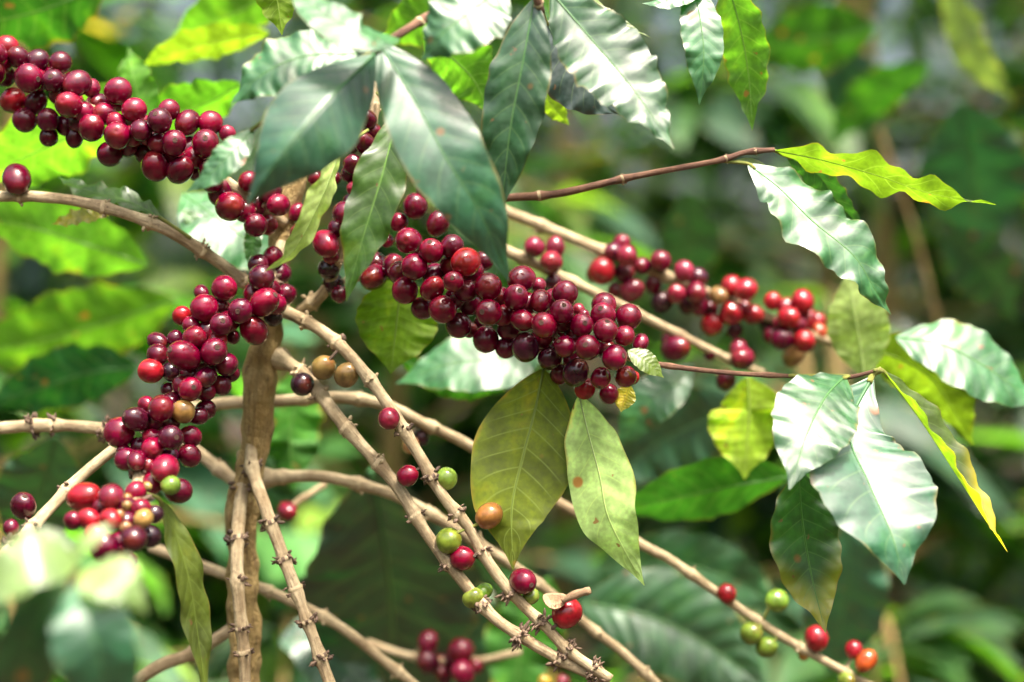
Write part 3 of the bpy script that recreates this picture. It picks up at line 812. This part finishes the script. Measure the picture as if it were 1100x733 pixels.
bI, _, _ = branch(I_, 7.6, 5.8, flare=.9, label='picked branch beside it, carrying a blackened berry close to the trunk', nodes=fr(I_, [412, 440, 480, 518, 573, 618, 660, 687, 711, 727]), spiky=spf, knob=.26)
bs = zl(420, 480, k, [(255, 470, 34, 'g', .4), (288, 450, 26, 'g', .6)]) + [(325, 413, 13, 'k', -.9, None)]
cluster(bI, I_, bs, 16, 81, stalks=True)

# ---- further bare branches
J = [(170, 446, .11), (236, 434, .095), (300, 431, .085), (360, 427, .085), (410, 434, .085), (455, 455, .09), (510, 482, .1), (600, 540, .11), (700, 591, .1), (725, 605, .1), (809, 664, .1), (860, 696, .1), (950, 745, .1)]
bJ, _, _ = branch(J, 7.5, 4.8, 'long pale branch behind the hanging leaves, with green and red berries at its far end', node_every=66)
bs = zl(700, 540, 2.75, [(222, 270, 29, 'b', -.5), (370, 290, 33, 'g', .2), (295, 387, 33, 'g', -.5), (340, 427, 31, 'g', -.5), (487, 402, 34, 'b', -.2), (597, 435, 27, 'b', -.2), (633, 468, 31, 'o', -.5), (575, 525, 26, 'g', -.5), (450, 448, 18, 'y', .3)])
bs += [(441, 478, 9.5, 'w', .5, None), (452, 470, 9.5, 'k', .5, None)]
cluster(bJ, J, bs, 16, 91, stalks=True)
Q = [(280, 514, .095), (340, 512, .09), (400, 524, .09), (450, 545, .09), (520, 588, .095), (578, 627, .1), (634, 674, .1), (670, 702, .1), (720, 748, .1)]
bQ, _, _ = branch(Q, 7.5, 5, flare=.9, label='pale brown branch passing behind the two picked branches to the lower edge', node_every=72)
Kk = [(276, 450, .062), (270, 496, .044), (285, 545, .025), (305, 600, .015), (322, 645, .008), (358, 745, -.002)]
bK, _, _ = branch(Kk, 7.2, 6.2, flare=.9, label='short pale stub of a branch slanting down in front of the trunk', nodes=[.2, .42, .55, .66, .76, .88], spiky=.35, knob=.3)
Ll = [(268, 490, .064), (257, 552, .040), (255, 620, .022), (262, 700, .016), (264, 755, .014)]
bL, _, _ = branch(Ll, 8, 6.2, flare=.9, label='weathered straight branch hanging along the front of the trunk', nodes=[.15, .38, .55, .72, .82], spiky=.4, knob=.25)
Nn = [(162, 588, .12), (220, 609, .11), (300, 640, .1), (360, 670, .1), (410, 708, .1), (465, 752, .1)]
bN, _, _ = branch(Nn, 6.5, 6, 'blurred brown branch crossing behind the trunk toward the lower edge', node_every=80)
Oo = [(120, 750, .07), (172, 715, .07), (205, 703, .075), (262, 668, .09)]
bO, _, _ = branch(Oo, 8, 7, 'blurred branch rising to the trunk from the lower corner', node_every=90)
Rr = [(-40, 464, .055), (0, 460, .055), (55, 457, .05), (108, 461, .045), (122, 470, .04)]
bR, _, _ = branch(Rr, 7, 7, 'short level branch with a ragged broken end beside the lower berries', nodes=[.45, .58, .93], spiky=.5)
Mm = [(128, 478, .0), (84, 515, -.008), (48, 552, -.025), (22, 580, -.05), (-25, 625, -.08)]
bM, _, _ = branch(Mm, 6, 7, 'slanting bare branch holding one oval dark berry near the blurred leaves', nodes=[.3, .58, .75], spiky=.3)
cluster(bM, Mm, [(25, 544, 14, 'd', -.9, (29, 534)), (12, 567, 9, 'd', .3, None)], 20, 101, stalks=True)
Ss = [(188, 470, .1), (215, 488, .095), (258, 522, .075)]
bS, _, _ = branch(Ss, 7, 8, 'stubby brown branch joining the trunk behind the lower berries', node_every=60)
Tt = [(560, 700, .2), (500, 712, .2), (440, 705, .21), (395, 690, .22)]
bT, _, _ = branch(Tt, 5, 5, 'far blurred twig with a bunch of crimson berries at the lower edge', node_every=60)
bs = zl(440, 530, 3.61, [(70, 580, 40, 'r', -.5), (198, 615, 52, 'r', -.9), (70, 655, 46, 'd', -.6), (130, 705, 38, 'd', -.6), (205, 695, 48, 'r', -1), (255, 670, 32, 'r', -.2), (525, 728, 24, 'y', -.3), (595, 730, 26, 'm', -.3), (160, 650, 30, 'd', .2)])
cluster(bT, Tt, bs, 26, 111, fill=2)
Ud = [(300, 560, .15), (318, 545, .15), (345, 560, .16)]
bU2, _, _ = branch([(285, 570, .14), (312, 545, .15), (350, 520, .16)], 4, 4, 'dim thin twig with one crimson berry behind the trunk', node_every=60)
cluster(bU2, Ud, [(308.6, 549.5, 11, 'r', -.6, None)], 12, 3)

# ---- overhanging leafy shoots, closer than the sharp plane
U_ = [(560, -70, -.03), (500, -10, -.06), (456, 20, -.08), (429, 37, -.088), (400, 56, -.09)]
bU, _, _ = branch(U_, 4.5, 4, 'leafy shoot of big dark glossy leaves hanging over the berries', nodes=[.5, .75, .97], mat=M_TWIG, name='leafy_shoot', group='leafy shoots above the berries')
leaf(bU, [(429, 42, -.10), (390, 36, -.125), (350, 16, -.12), (305, -18, -.10)], 26, 'grey', glare=(1, 1, 0), fold=4, wave=.05, label='narrow leaf shining white', tint=1.2)
leaf(bU, [(384, 58, -.088), (330, 60, -.09), (285, 78, -.09), (248, 112, -.085)], 40, 'grey', glare=(1, 1, 0), fold=3, wave=.10, label='leaf shining white with a notched edge', tint=1.2)
leaf(bU, [(402, 58, -.10), (352, 108, -.128), (306, 162, -.138), (264, 222, -.13)], 55, 'teal', up=-10, fold=(0, -48), wave=.04, curl=.10, wfreq=2.5, label='broad dark green leaf shining white along its top edge', tint=.95)
leaf(bU, [(272, 138, -.075), (248, 165, -.085), (225, 188, -.085), (200, 207, -.08)], 19, 'grey', glare=(1, 1, 0), fold=3, wave=.06, petiole=[(330, 95, -.085), (398, 57, -.09)], tint=1.3)
leaf(bU, [(405, 44, -.088), (444, 105, -.10), (480, 172, -.106), (515, 228, -.100), (547, 303, -.084)], 45, 'teal', up=0, side=-10, fold=8, wave=.045, wfreq=3, quilt=.09, label='long blue green leaf with a pale midrib hanging down', tint=1.25)
V_ = [(590, -90, -.04), (580, -40, -.05), (576, -8, -.055), (582, 14, -.05)]
bV, _, _ = branch(V_, 4, 3.5, 'shoot of dark wavy leaves entering over the top edge of the picture', nodes=[.6, .9], mat=M_TWIG, name='leafy_shoot', group='leafy shoots above the berries')
leaf(bV, [(540, -14, -.09), (506, 12, -.105), (476, 36, -.108), (452, 66, -.10)], 44, 'grey', glare=(1, .75, 0), fold=4, wave=.08, petiole=[(578, -30, -.052)], label='leaf shining white at the top edge', tint=1.1)
leaf(bV, [(574, -2, -.05), (562, 65, -.055), (548, 140, -.055), (538, 232, -.05)], 37, 'dark', up=0, side=22, fold=10, wave=.06, wfreq=4, quilt=.10, label='dark ribbed leaf hanging straight down', tint=.9)
leaf(bV, [(592, -8, -.05), (640, 48, -.06), (686, 104, -.07), (724, 160, -.075)], 45, 'dark', up=4, glare=(0, 1.25, 0), fold=(10, 8), wave=.11, wfreq=7, quilt=.09, label='wavy edged leaf with a white shining tip', tint=1.15)
leaf(bV, [(586, 22, -.0), (612, 72, .0), (640, 100, .0), (672, 124, .004)], 36, 'navy', up=5, fold=6, wave=.07, petiole=[(580, 5, -.04)], label='dark bluish leaf', tint=1.2)
leaf(bV, [(598, -30, .0), (630, -2, .0), (655, 20, -.004), (700, 41, -.006)], 10, 'lime', up=50, fold=20, wave=.12)
W_ = [(740, -80, .0), (752, -36, .0), (760, -12, .0)]
bW, _, _ = branch(W_, 4, 3.5, 'shoot with a grey green pointed leaf and a bright green leaf at the top edge', nodes=[.5], mat=M_TWIG, name='leafy_shoot', group='leafy shoots above the berries')
leaf(bW, [(744, -18, 0), (752, 20, -.01), (756, 62, -.014), (751, 113, -.01)], 24, 'grey', up=4, side=-16, fold=8, wave=.06, quilt=.01, label='grey green pointed leaf', tint=1.4)
leaf(bW, [(778, -30, .02), (794, 25, .025), (804, 80, .03), (808, 140, .03)], 30, 'bright', up=150, fold=6, wave=.10, label='bright green leaf lit through', tint=.9)
leaf(bW, [(760, -16, .0), (735, -8, -.01), (712, 2, -.014), (690, 4, -.012)], 15, 'grey', glare=(1, 1, 0), fold=4, wave=.06, tint=1.4)
# ---- shoot right in front of the lens
X_ = [(-20, 830, -.22), (40, 720, -.24), (72, 650, -.25), (82, 606, -.25)]
bX, _, _ = branch(X_, 4, 3, 'very blurred shoot of pale and dark leaves close to the lens in the lower corner', nodes=[.9], mat=M_TWIG, name='leafy_shoot')
leaf(bX, [(86, 622, -.26), (95, 665, -.275), (108, 715, -.275), (122, 790, -.26)], 46, 'teal', up=0, side=4, fold=(18, 8), wave=.05, tint=1.3)
leaf(bX, [(76, 622, -.25), (45, 660, -.26), (25, 715, -.26), (5, 790, -.25)], 44, 'dark', up=-8, side=-25, fold=14, wave=.04, tint=.8)
leaf(bX, [(84, 606, -.255), (50, 600, -.275), (10, 615, -.28), (-50, 650, -.27)], 32, 'pale', up=30, fold=2, curl=.05, wave=.08, quilt=.01, tint=1.5)
leaf(bX, [(90, 612, -.255), (112, 618, -.27), (134, 630, -.275), (158, 658, -.27)], 30, 'pale', glare=(1, 1, 0), fold=2, curl=.03, wave=.08, quilt=.01, tint=1.6)
leaf(bX, [(70, 604, -.25), (88, 588, -.255), (104, 574, -.255), (122, 562, -.25)], 10, 'pale', up=30, fold=10, wave=.04, tint=1.8)
leaf(bX, [(80, 596, -.24), (55, 582, -.24), (30, 578, -.24), (5, 580, -.24)], 16, 'lime', up=30, fold=8, wave=.06)
cluster(bX, X_, [(66, 637, 8, 'm', 1.2, None), (54, 714, 8, 'b', 1.2, None)], 16, 5, stalks=True)

# ---- single leaves behind, blurred
def bleaf(label, pts, w, kind, **kw):
    g = kw.pop('group', 'leaves behind the branches')
    return leaf(None, pts, w, kind, label=label, cat='leaf', group=g, rib=True, **kw)
bleaf('big dark green leaf filling the upper corner above the berry branch', [(118, -22, .16), (70, 2, .15), (20, 18, .15), (-45, 28, .16)], 50, 'mid', up=150, tint=.8)
bleaf('green leaf at the top edge above the yellow edged leaf', [(310, -30, .2), (270, 5, .2), (225, 25, .2), (185, 40, .22)], 34, 'bright', up=150, tint=.9)
bleaf('yellow green leaf with a yellow edge above the upper berries', [(290, 35, .16), (240, 44, .15), (195, 54, .15), (148, 72, .16)], 24, 'lime', up=140, tint=1.1)
bleaf('glowing green leaf directly below the upper berry branch', [(150, 95, .13), (85, 140, .12), (25, 170, .12), (-40, 200, .13)], 56, 'bright', up=140, tint=1.6)
bleaf('upright bright green leaf tip between upper berries', [(165, 150, .12), (150, 110, .12), (142, 80, .12), (138, 50, .13)], 24, 'bright', up=160, tint=1.2)
bleaf('bright green leaf behind the end of the upper berry branch', [(260, 90, .14), (225, 110, .14), (180, 128, .14), (140, 160, .15)], 36, 'bright', up=140, tint=1.1)
bleaf('large glowing green leaf under the bare tan branch', [(160, 285, .2), (90, 262, .19), (30, 244, .19), (-45, 232, .2)], 46, 'bright', up=150, tint=1.4)
bleaf('shaded green leaf low beneath the glowing leaf', [(190, 322, .3), (120, 345, .3), (50, 365, .3), (-50, 385, .3)], 52, 'bright', up=150, tint=.9)
bleaf('small drooping green leaf between berry bunches', [(270, 236, .06), (272, 256, .06), (268, 290, .06)], 10, 'mid', up=10)
bleaf('silvery leaf glinting beneath the broad dark leaf', [(196, 208, .12), (235, 236, .1), (270, 262, .1), (312, 300, .11)], 42, 'grey', glare=(1, 1, 0), tint=1.3, wave=.05, fold=4)
bleaf('narrow dark leaf below the silvery glinting leaf', [(195, 225, .1), (225, 250, .1), (262, 282, .1)], 14, 'mid', up=20)
bleaf('yellow green leaf with brown specks below the left part of the sharp berries', [(432, 296, .05), (428, 330, .05), (424, 365, .05), (420, 402, .05)], 46, 'lime', up=165, fold=4, wave=.05, tint=.85)
bleaf('bright green leaf tip pointing down at the top edge', [(288, -50, .01), (294, -20, .0), (299, 8, .0), (303, 38, .0)], 27, 'lime', up=160, tint=1.0)
bleaf('yellow green leaf between the long blue green leaf and the dark ribbed leaf', [(455, 40, .06), (485, 62, .06), (510, 88, .06), (525, 122, .06)], 40, 'bright', up=150, tint=1.1)
bleaf('bright green leaf behind the shoot at the top edge', [(490, -30, .1), (470, 5, .1), (440, 28, .1), (405, 45, .1)], 36, 'bright', up=150)
bleaf('small bright leaf tip below the dark bluish leaf', [(580, 90, .05), (592, 112, .05), (612, 135, .05)], 14, 'lime', up=150)
bleaf('leaf glaring white behind the broad olive leaf', [(585, 372, .14), (535, 385, .12), (480, 392, .12), (425, 412, .13)], 38, 'grey', glare=(1, 1, 0), tint=1.4, wave=.05, fold=4)
bleaf('dull green leaf just under the white glaring leaf', [(430, 385, .14), (462, 402, .14), (500, 415, .14), (545, 420, .15)], 22, 'mid', up=150)
bleaf('pale leaf standing behind the wavy glossy leaf', [(928, 405, .12), (924, 370, .12), (917, 330, .12), (912, 288, .13)], 36, 'pale', up=160, wave=.05, quilt=.01, tint=1.2, trans=.5)
bleaf('pale glossy leaf pointing to the picture edge above the yellow tipped leaf', [(962, 362, .1), (1010, 370, .09), (1060, 395, .09), (1120, 440, .1)], 44, 'grey', glare=(1, 1, 0), tint=1.5, wave=.05, fold=4)
bleaf('yellow green leaf behind the narrow folded leaf', [(925, 375, .12), (965, 385, .12), (1005, 412, .12), (1045, 478, .13)], 40, 'lime', up=150, tint=.8)
bleaf('yellow leaf hanging under the purplish twig', [(803, 405, .12), (805, 440, .12), (803, 475, .12), (800, 515, .12)], 46, 'lime', up=160, fold=24, wave=.05, quilt=.02, tint=1.8)
bleaf('level mid green leaf below the yellow leaf', [(848, 512, .16), (790, 522, .15), (730, 535, .15), (655, 552, .16)], 42, 'mid', up=140, wave=.04, tint=1.3)
bleaf('bluish grey leaf above the level mid green leaf', [(800, 440, .3), (750, 455, .3), (700, 480, .3), (655, 520, .3)], 54, 'teal', up=-25, tint=1.1)
bleaf('whitish narrow leaf beneath the tiny yellow leaf', [(745, 392, .16), (715, 418, .15), (690, 440, .15), (662, 486, .16)], 27, 'grey', glare=(1, 1, 0), tint=1.5, wave=.05, fold=4)
bleaf('large dark blue green leaf hanging in shade below the picked branches', [(398, 505, .2), (412, 585, .24), (420, 660, .29), (425, 800, .36)], 98, 'teal', up=0, quilt=.3, tint=.7)
bleaf('dark green leaf behind the trunk and picked branches', [(322, 395, .2), (318, 430, .2), (312, 470, .2), (315, 530, .2)], 40, 'mid', up=150, tint=1.0)
bleaf('striped glossy leaf above the lower edge', [(622, 648, .26), (690, 660, .25), (755, 690, .25), (830, 745, .25)], 58, 'dark', up=4, quilt=.5, wave=.04, tint=1.2)
bleaf('grey green leaf above the striped glossy leaf', [(640, 610, .34), (710, 606, .33), (780, 620, .33), (850, 660, .33)], 40, 'dark', up=-10, quilt=.1, tint=1.2)
bleaf('dim teal leaf hanging beneath the dark yellowing leaf', [(905, 560, .33), (912, 610, .34), (905, 660, .36), (890, 730, .39)], 46, 'teal', up=0, tint=1.3)
bleaf('grey glinting leaf beneath the lower berries', [(300, 690, .3), (330, 690, .3), (370, 715, .3), (410, 770, .3)], 44, 'teal', up=28, tint=1.1)
bleaf('teal leaf low beside the far crimson berries', [(450, 610, .31), (478, 645, .32), (500, 690, .33), (510, 760, .36)], 48, 'teal', up=0, tint=1.3)
bleaf('dull green leaf hanging beyond the lower picked branches', [(590, 620, .3), (575, 660, .3), (560, 700, .3), (550, 770, .3)], 44, 'mid', up=160, tint=.9)
bleaf('green leaf in shade between the level branch and the lower berries', [(150, 395, .25), (100, 400, .25), (50, 415, .25), (-20, 440, .25)], 40, 'dark', up=150, tint=1.2)
bleaf('dark leaf hanging below the level broken branch', [(60, 470, .2), (52, 500, .215), (40, 540, .235), (30, 600, .27)], 48, 'dark', up=0, tint=1.2)
bleaf('large teal leaf hanging in the upper shade beyond the long yellow green leaf', [(1030, 110, .55), (1042, 160, .58), (1048, 210, .62), (1045, 270, .67)], 62, 'teal', up=0, quilt=.02, tint=1.4)
bleaf('blurred pale strap of a leaf near the top corner', [(1010, -20, .5), (1030, 20, .5), (1045, 60, .5), (1090, 110, .5)], 24, 'pale', up=150, tint=.7)
bleaf('broad green leaf blurred above the crimson far bunch of fruit', [(940, 30, .55), (900, 40, .55), (860, 45, .55), (800, 55, .55)], 44, 'mid', up=150, tint=.7)
bleaf('dark hanging leaf blurred between the reddish twig and the far red fruit', [(735, 205, .5), (742, 240, .53), (738, 275, .56), (722, 320, .6)], 34, 'dark', up=0, tint=.9)
bleaf('dark bluish leaf blurred at the top beside the bright green hanging leaf', [(870, 60, .6), (905, 80, .62), (925, 110, .65), (935, 150, .7)], 34, 'teal', up=0, tint=.9)
bleaf('drooping green leaf blurred above the long yellow green leaf', [(1000, 70, .55), (960, 90, .56), (925, 115, .58), (890, 160, .6)], 28, 'mid', up=150, tint=.8)
bleaf('blurred dark leaf between the long yellow green leaf and the pale glossy leaf', [(1010, 250, .5), (1040, 275, .53), (1065, 300, .56), (1090, 345, .6)], 36, 'dark', up=0)
Yy = [(900, 20, .7), (930, 95, .7), (955, 170, .7), (985, 260, .72), (1010, 360, .75)]
branch(Yy, 4, 4.5, 'very blurred brown twig hanging in the shade behind the long yellow green leaf', mat=M_TRUNK, node_every=90)

# ================================================================== SURROUNDINGS
def gz(x, y):
    """height of the hillside"""
    return -.05 + .085 * min(max(y, -4), 6) + .10 * noise.noise(Vector((x * .35, y * .35, 0)))
def ground():
    V, F = [], []
    xs = sorted(set([-60, -40, -28, 28, 40, 60] + [i * .5 - 20 for i in range(81)])); ys = sorted(set([-40, -25, -15, 35, 50, 70] + [i * .5 - 10 for i in range(81)]))
    for y in ys:
        for x in xs: V.append((x, y, min(gz(x, y), 14)))
    n = len(xs)
    for j in range(len(ys) - 1):
        for i in range(n - 1): F.append((j * n + i, j * n + i + 1, (j + 1) * n + i + 1, (j + 1) * n + i))
    tag(mesh_obj('ground', V, F, M_SOIL), 'brown soil of the coffee plantation slope', kind='structure')
ground()

BL_T = [0, .12, .35, .6, .82, 1.0]; BL_W = [.02, .55, 1.0, .92, .5, .03]
def add_leaf(V, F, U, C, p, d, nrm, L, w, col, rs):
    """one bush leaf: 5 segments, folded along the midrib and drooping"""
    s = d.cross(nrm).normalized(); k0 = len(V)
    dr = rs.uniform(.1, .45); tw = rs.uniform(-.3, .3); wv = rs.uniform(0, 6)
    for i, t in enumerate(BL_T):
        c = p + d * (L * t) + Vector((0, 0, -dr * L * t * t))
        ss = (s + nrm * tw * t).normalized()
        hw = w * BL_W[i]
        for q in (-1, -.5, 0, .5, 1):
            V.append(c + ss * (q * hw) + nrm * (.25 * abs(q) * hw + .10 * w * abs(q) * math.sin(8 * t + wv + (1 if q > 0 else 0))))
            U.append((t, .5 + .5 * q)); C.append(col)
    for i in range(len(BL_T) - 1):
        for q in range(4):
            a = k0 + i * 5 + q
            F.append((a, a + 1, a + 6, a + 5))
TINTS = [((.018, .058, .020), .12, 4), ((.030, .095, .022), .25, 4), ((.020, .065, .034), .10, 2.5), ((.055, .15, .016), .42, 3), ((.09, .16, .018), .45, 1.3), ((.20, .15, .03), .35, .15)]
def rcol(rs, bias=1.0):
    q = rs.uniform(0, sum(t[2] for t in TINTS))
    for c, a, w in TINTS:
        q -= w
        if q <= 0: break
    k = rs.uniform(.75, 1.25) * bias
    return (c[0] * k, c[1] * k, c[2] * k, a)
def bush(x, y, h, rad, n, label, seed, name='coffee_bush', lsize=.15, berries=0, bias=1.0, group='coffee bushes further up the slope'):
    rs = random.Random(seed)
    g = gz(x, y)
    root = empty(name, (x, y, g), label, 'bush', group)
    stems = []
    V, F, U = [], [], []
    for k in range(rs.choice((2, 3))):
        a = rs.uniform(0, 6.28); e = Vector((x + math.cos(a) * rad * .25, y + math.sin(a) * rad * .25, g + h * rs.uniform(.85, .98)))
        c = catmull([Vector((x, y, g - .05)), Vector((x, y, g)).lerp(e, .5) + Vector((rs.uniform(-.08, .08), rs.uniform(-.08, .08), 0)), e], 20)
        stems.append(c)
        v, f, u = tube(c, [.024 - .018 * i / 20 for i in range(21)], 8, .15, seed, 30)
        k0 = len(V); V += v; F += [tuple(i + k0 for i in q) for q in f]; U += u
    LV, LF, LU, LC = [], [], [], []
    nb = max(8, n // 16)
    for k in range(nb):
        c = rs.choice(stems); i = rs.randrange(3, 20); p0 = c[i]
        a = rs.uniform(0, 6.283)
        out = Vector((math.cos(a), math.sin(a), rs.uniform(-.1, .45)))
        L = rad * rs.uniform(.6, 1.1) * (1.05 - .5 * (i / 20) ** 2)
        e = p0 + out * L + Vector((0, 0, -.25 * L))
        cc = catmull([p0, p0.lerp(e, .5) + Vector((0, 0, .10 * L)), e], 10)
        v, f, u = tube(cc, [.007 - .005 * q / 10 for q in range(11)], 6)
        k0 = len(V); V += v; F += [tuple(q + k0 for q in w) for w in f]; U += u
        for m in range(16):
            t = rs.uniform(.25, 1.0); p = cc[min(int(t * 10), 10)]
            sd = out.cross(Vector((0, 0, 1))).normalized() * (1 if m % 2 else -1)
            d = (sd * rs.uniform(.5, 1) + out * rs.uniform(.2, .9) + Vector((0, 0, rs.uniform(-.7, .25)))).normalized()
            nr = (Vector((rs.uniform(-.5, .5), rs.uniform(-.5, .5), 1)))
            nr = (nr - d * nr.dot(d)).normalized()
            Ls = lsize * rs.uniform(.6, 1.25)
            add_leaf(LV, LF, LU, LC, p + d * .012, d, nr, Ls, Ls * rs.uniform(.19, .25), rcol(rs, bias), rs)
    mesh_obj('stem', V, F, M_TRUNK, root, (x, y, g), U)
    mesh_obj('foliage', LV, LF, M_MASS, root, (x, y, g), LU, LC)
    for k in range(berries):
        c = rs.choice(stems); p = c[rs.randrange(6, 19)] + Vector((rs.uniform(-.25, .25), -rs.uniform(.1, .35), rs.uniform(-.1, .1)))
        put_berry(root, p, .0075, (rs.uniform(-1, 1), -1, rs.uniform(-1, 1)), 'b', rs)
    return root
bush(-.62, .95, 2.0, .55, 760, 'green bush nearest behind the upper berry branch', 301, bias=1.9)
bush(-.15, 1.35, 2.0, .6, 800, 'dark bush straight behind the trunk', 302)
bush(.42, 1.15, 1.25, .5, 480, 'low bush behind the striped glossy leaf', 303)
bush(.50, 1.75, 2.3, .65, 820, 'dim bush with brown stems behind the thin reddish twig', 304, berries=3)
bush(.98, 1.45, 2.1, .5, 640, 'shaded bush at the picture edge behind the long yellow green leaf', 305, berries=4)
bush(-1.25, 2.3, 2.5, .8, 800, 'tall bush beyond the green bush', 306, bias=1.2)
bush(.1, 2.9, 2.7, .8, 900, 'tall bush far behind the sharp berries', 307)
bush(1.35, 2.8, 2.7, .8, 820, 'tall bush far beyond the shaded edge bush', 308)
# the plantation rows behind read as one mass, with unseen light-blocking leaves added
def mass():
    rs = random.Random(77)
    V, F, U, C = [], [], [], []
    for k in range(8600):
        y = rs.uniform(4.2, 8.5); x = rs.uniform(-.62, .62) * (y + 1.2)
        h = 2.7 + .35 * noise.noise(Vector((x * 1.1, y, 5))) + .28 * (y - 4)
        z = gz(x, y) + h * rs.random()
        d = Vector((rs.uniform(-1, 1), rs.uniform(-1, .6), rs.uniform(-.9, .2))).normalized()
        nr = Vector((rs.uniform(-.5, .5), rs.uniform(-.7, .3), 1)); nr = (nr - d * nr.dot(d)).normalized()
        L = rs.uniform(.14, .26)
        add_leaf(V, F, U, C, Vector((x, y, z)), d, nr, L, L * .23, rcol(rs), rs)
    for k in range(2700):                       # unseen canopy added overhead to keep the sun off the background
        y = rs.uniform(1.0, 8.5); x = rs.uniform(-.75, .75) * (y + 2.5)
        if noise.noise(Vector((x * .9, y * .9, 2))) < -.2: continue
        z = 3.0 + .12 * y + rs.uniform(0, 1.2)
        d = Vector((rs.uniform(-1, 1), rs.uniform(-1, 1), rs.uniform(-.6, .1))).normalized()
        nr = Vector((rs.uniform(-.4, .4), rs.uniform(-.4, .4), 1)); nr = (nr - d * nr.dot(d)).normalized()
        L = rs.uniform(.24, .42)
        add_leaf(V, F, U, C, Vector((x, y, z)), d, nr, L, L * .25, rcol(rs), rs)
    for k in range(4200):                       # unseen foliage added round and behind the camera to darken reflections
        a = rs.uniform(-2.75, 2.75); q = rs.uniform(2.2, 4.2)
        x, y = math.sin(a) * q, -.9 - math.cos(a) * q
        z = gz(x, y) + 2.5 * rs.random()
        d = Vector((rs.uniform(-1, 1), rs.uniform(-1, 1), rs.uniform(-.9, .2))).normalized()
        nr = Vector((rs.uniform(-.5, .5), rs.uniform(-.5, .5), 1)); nr = (nr - d * nr.dot(d)).normalized()
        if abs(math.atan2(x, y + .9)) < .75: continue
        L = rs.uniform(.22, .36)
        add_leaf(V, F, U, C, Vector((x, y, z)), d, nr, L, L * .25, rcol(rs), rs)
    o = mesh_obj('background_and_shading_foliage', V, F, M_MASS, None, (0, 5, 1), U, C)
    tag(o, 'blurred mass of plantation foliage far behind, plus unseen leaves added to block light', 'foliage', kind='stuff')
mass()

# ================================================================== LIGHT, CAMERA
w = bpy.data.worlds.new('World'); scene.world = w; w.use_nodes = True
nt = w.node_tree; nt.nodes.clear()
sky = nt.nodes.new('ShaderNodeTexSky'); sky.sky_type = 'NISHITA'; sky.sun_disc = False
sky.sun_elevation = R(SUN_EL); sky.sun_rotation = R(SUN_AZ)
sky.air_density = 1.0; sky.dust_density = 10; sky.ozone_density = 0.0
bg = nt.nodes.new('ShaderNodeBackground'); bg.inputs[1].default_value = 0.11
ow = nt.nodes.new('ShaderNodeOutputWorld')
nt.links.new(sky.outputs[0], bg.inputs[0]); nt.links.new(bg.outputs[0], ow.inputs[0])
sl = bpy.data.lights.new('sun', 'SUN'); sl.energy = 2.3; sl.angle = R(10); sl.color = (1, .95, .86)
so = bpy.data.objects.new('sun', sl); COL.objects.link(so)
a, e = R(SUN_AZ), R(SUN_EL)
dirv = Vector((math.sin(a) * math.cos(e), math.cos(a) * math.cos(e), math.sin(e)))
so.rotation_mode = 'QUATERNION'; so.rotation_quaternion = dirv.to_track_quat('Z', 'Y'); so.location = dirv * 10

cam = bpy.data.cameras.new('camera'); co = bpy.data.objects.new('camera', cam); COL.objects.link(co)
co.location = CAM; co.rotation_euler = (R(90), 0, 0)
cam.sensor_width = 36; cam.lens = 36 * D / (1100 * S)
cam.clip_start = .05; cam.clip_end = 400
cam.dof.use_dof = True; cam.dof.focus_distance = D - .012; cam.dof.aperture_fstop = 2.8; cam.dof.aperture_blades = 0
scene.camera = co
vs = scene.view_settings
vs.view_transform = 'Standard'; vs.look = 'None'; vs.gamma = 1; vs.use_curve_mapping = False
vs.exposure = 2.0
scene.cycles.use_denoising = True
scene.cycles.max_bounces = 8; scene.cycles.transparent_max_bounces = 8
scene.cycles.sample_clamp_indirect = 6
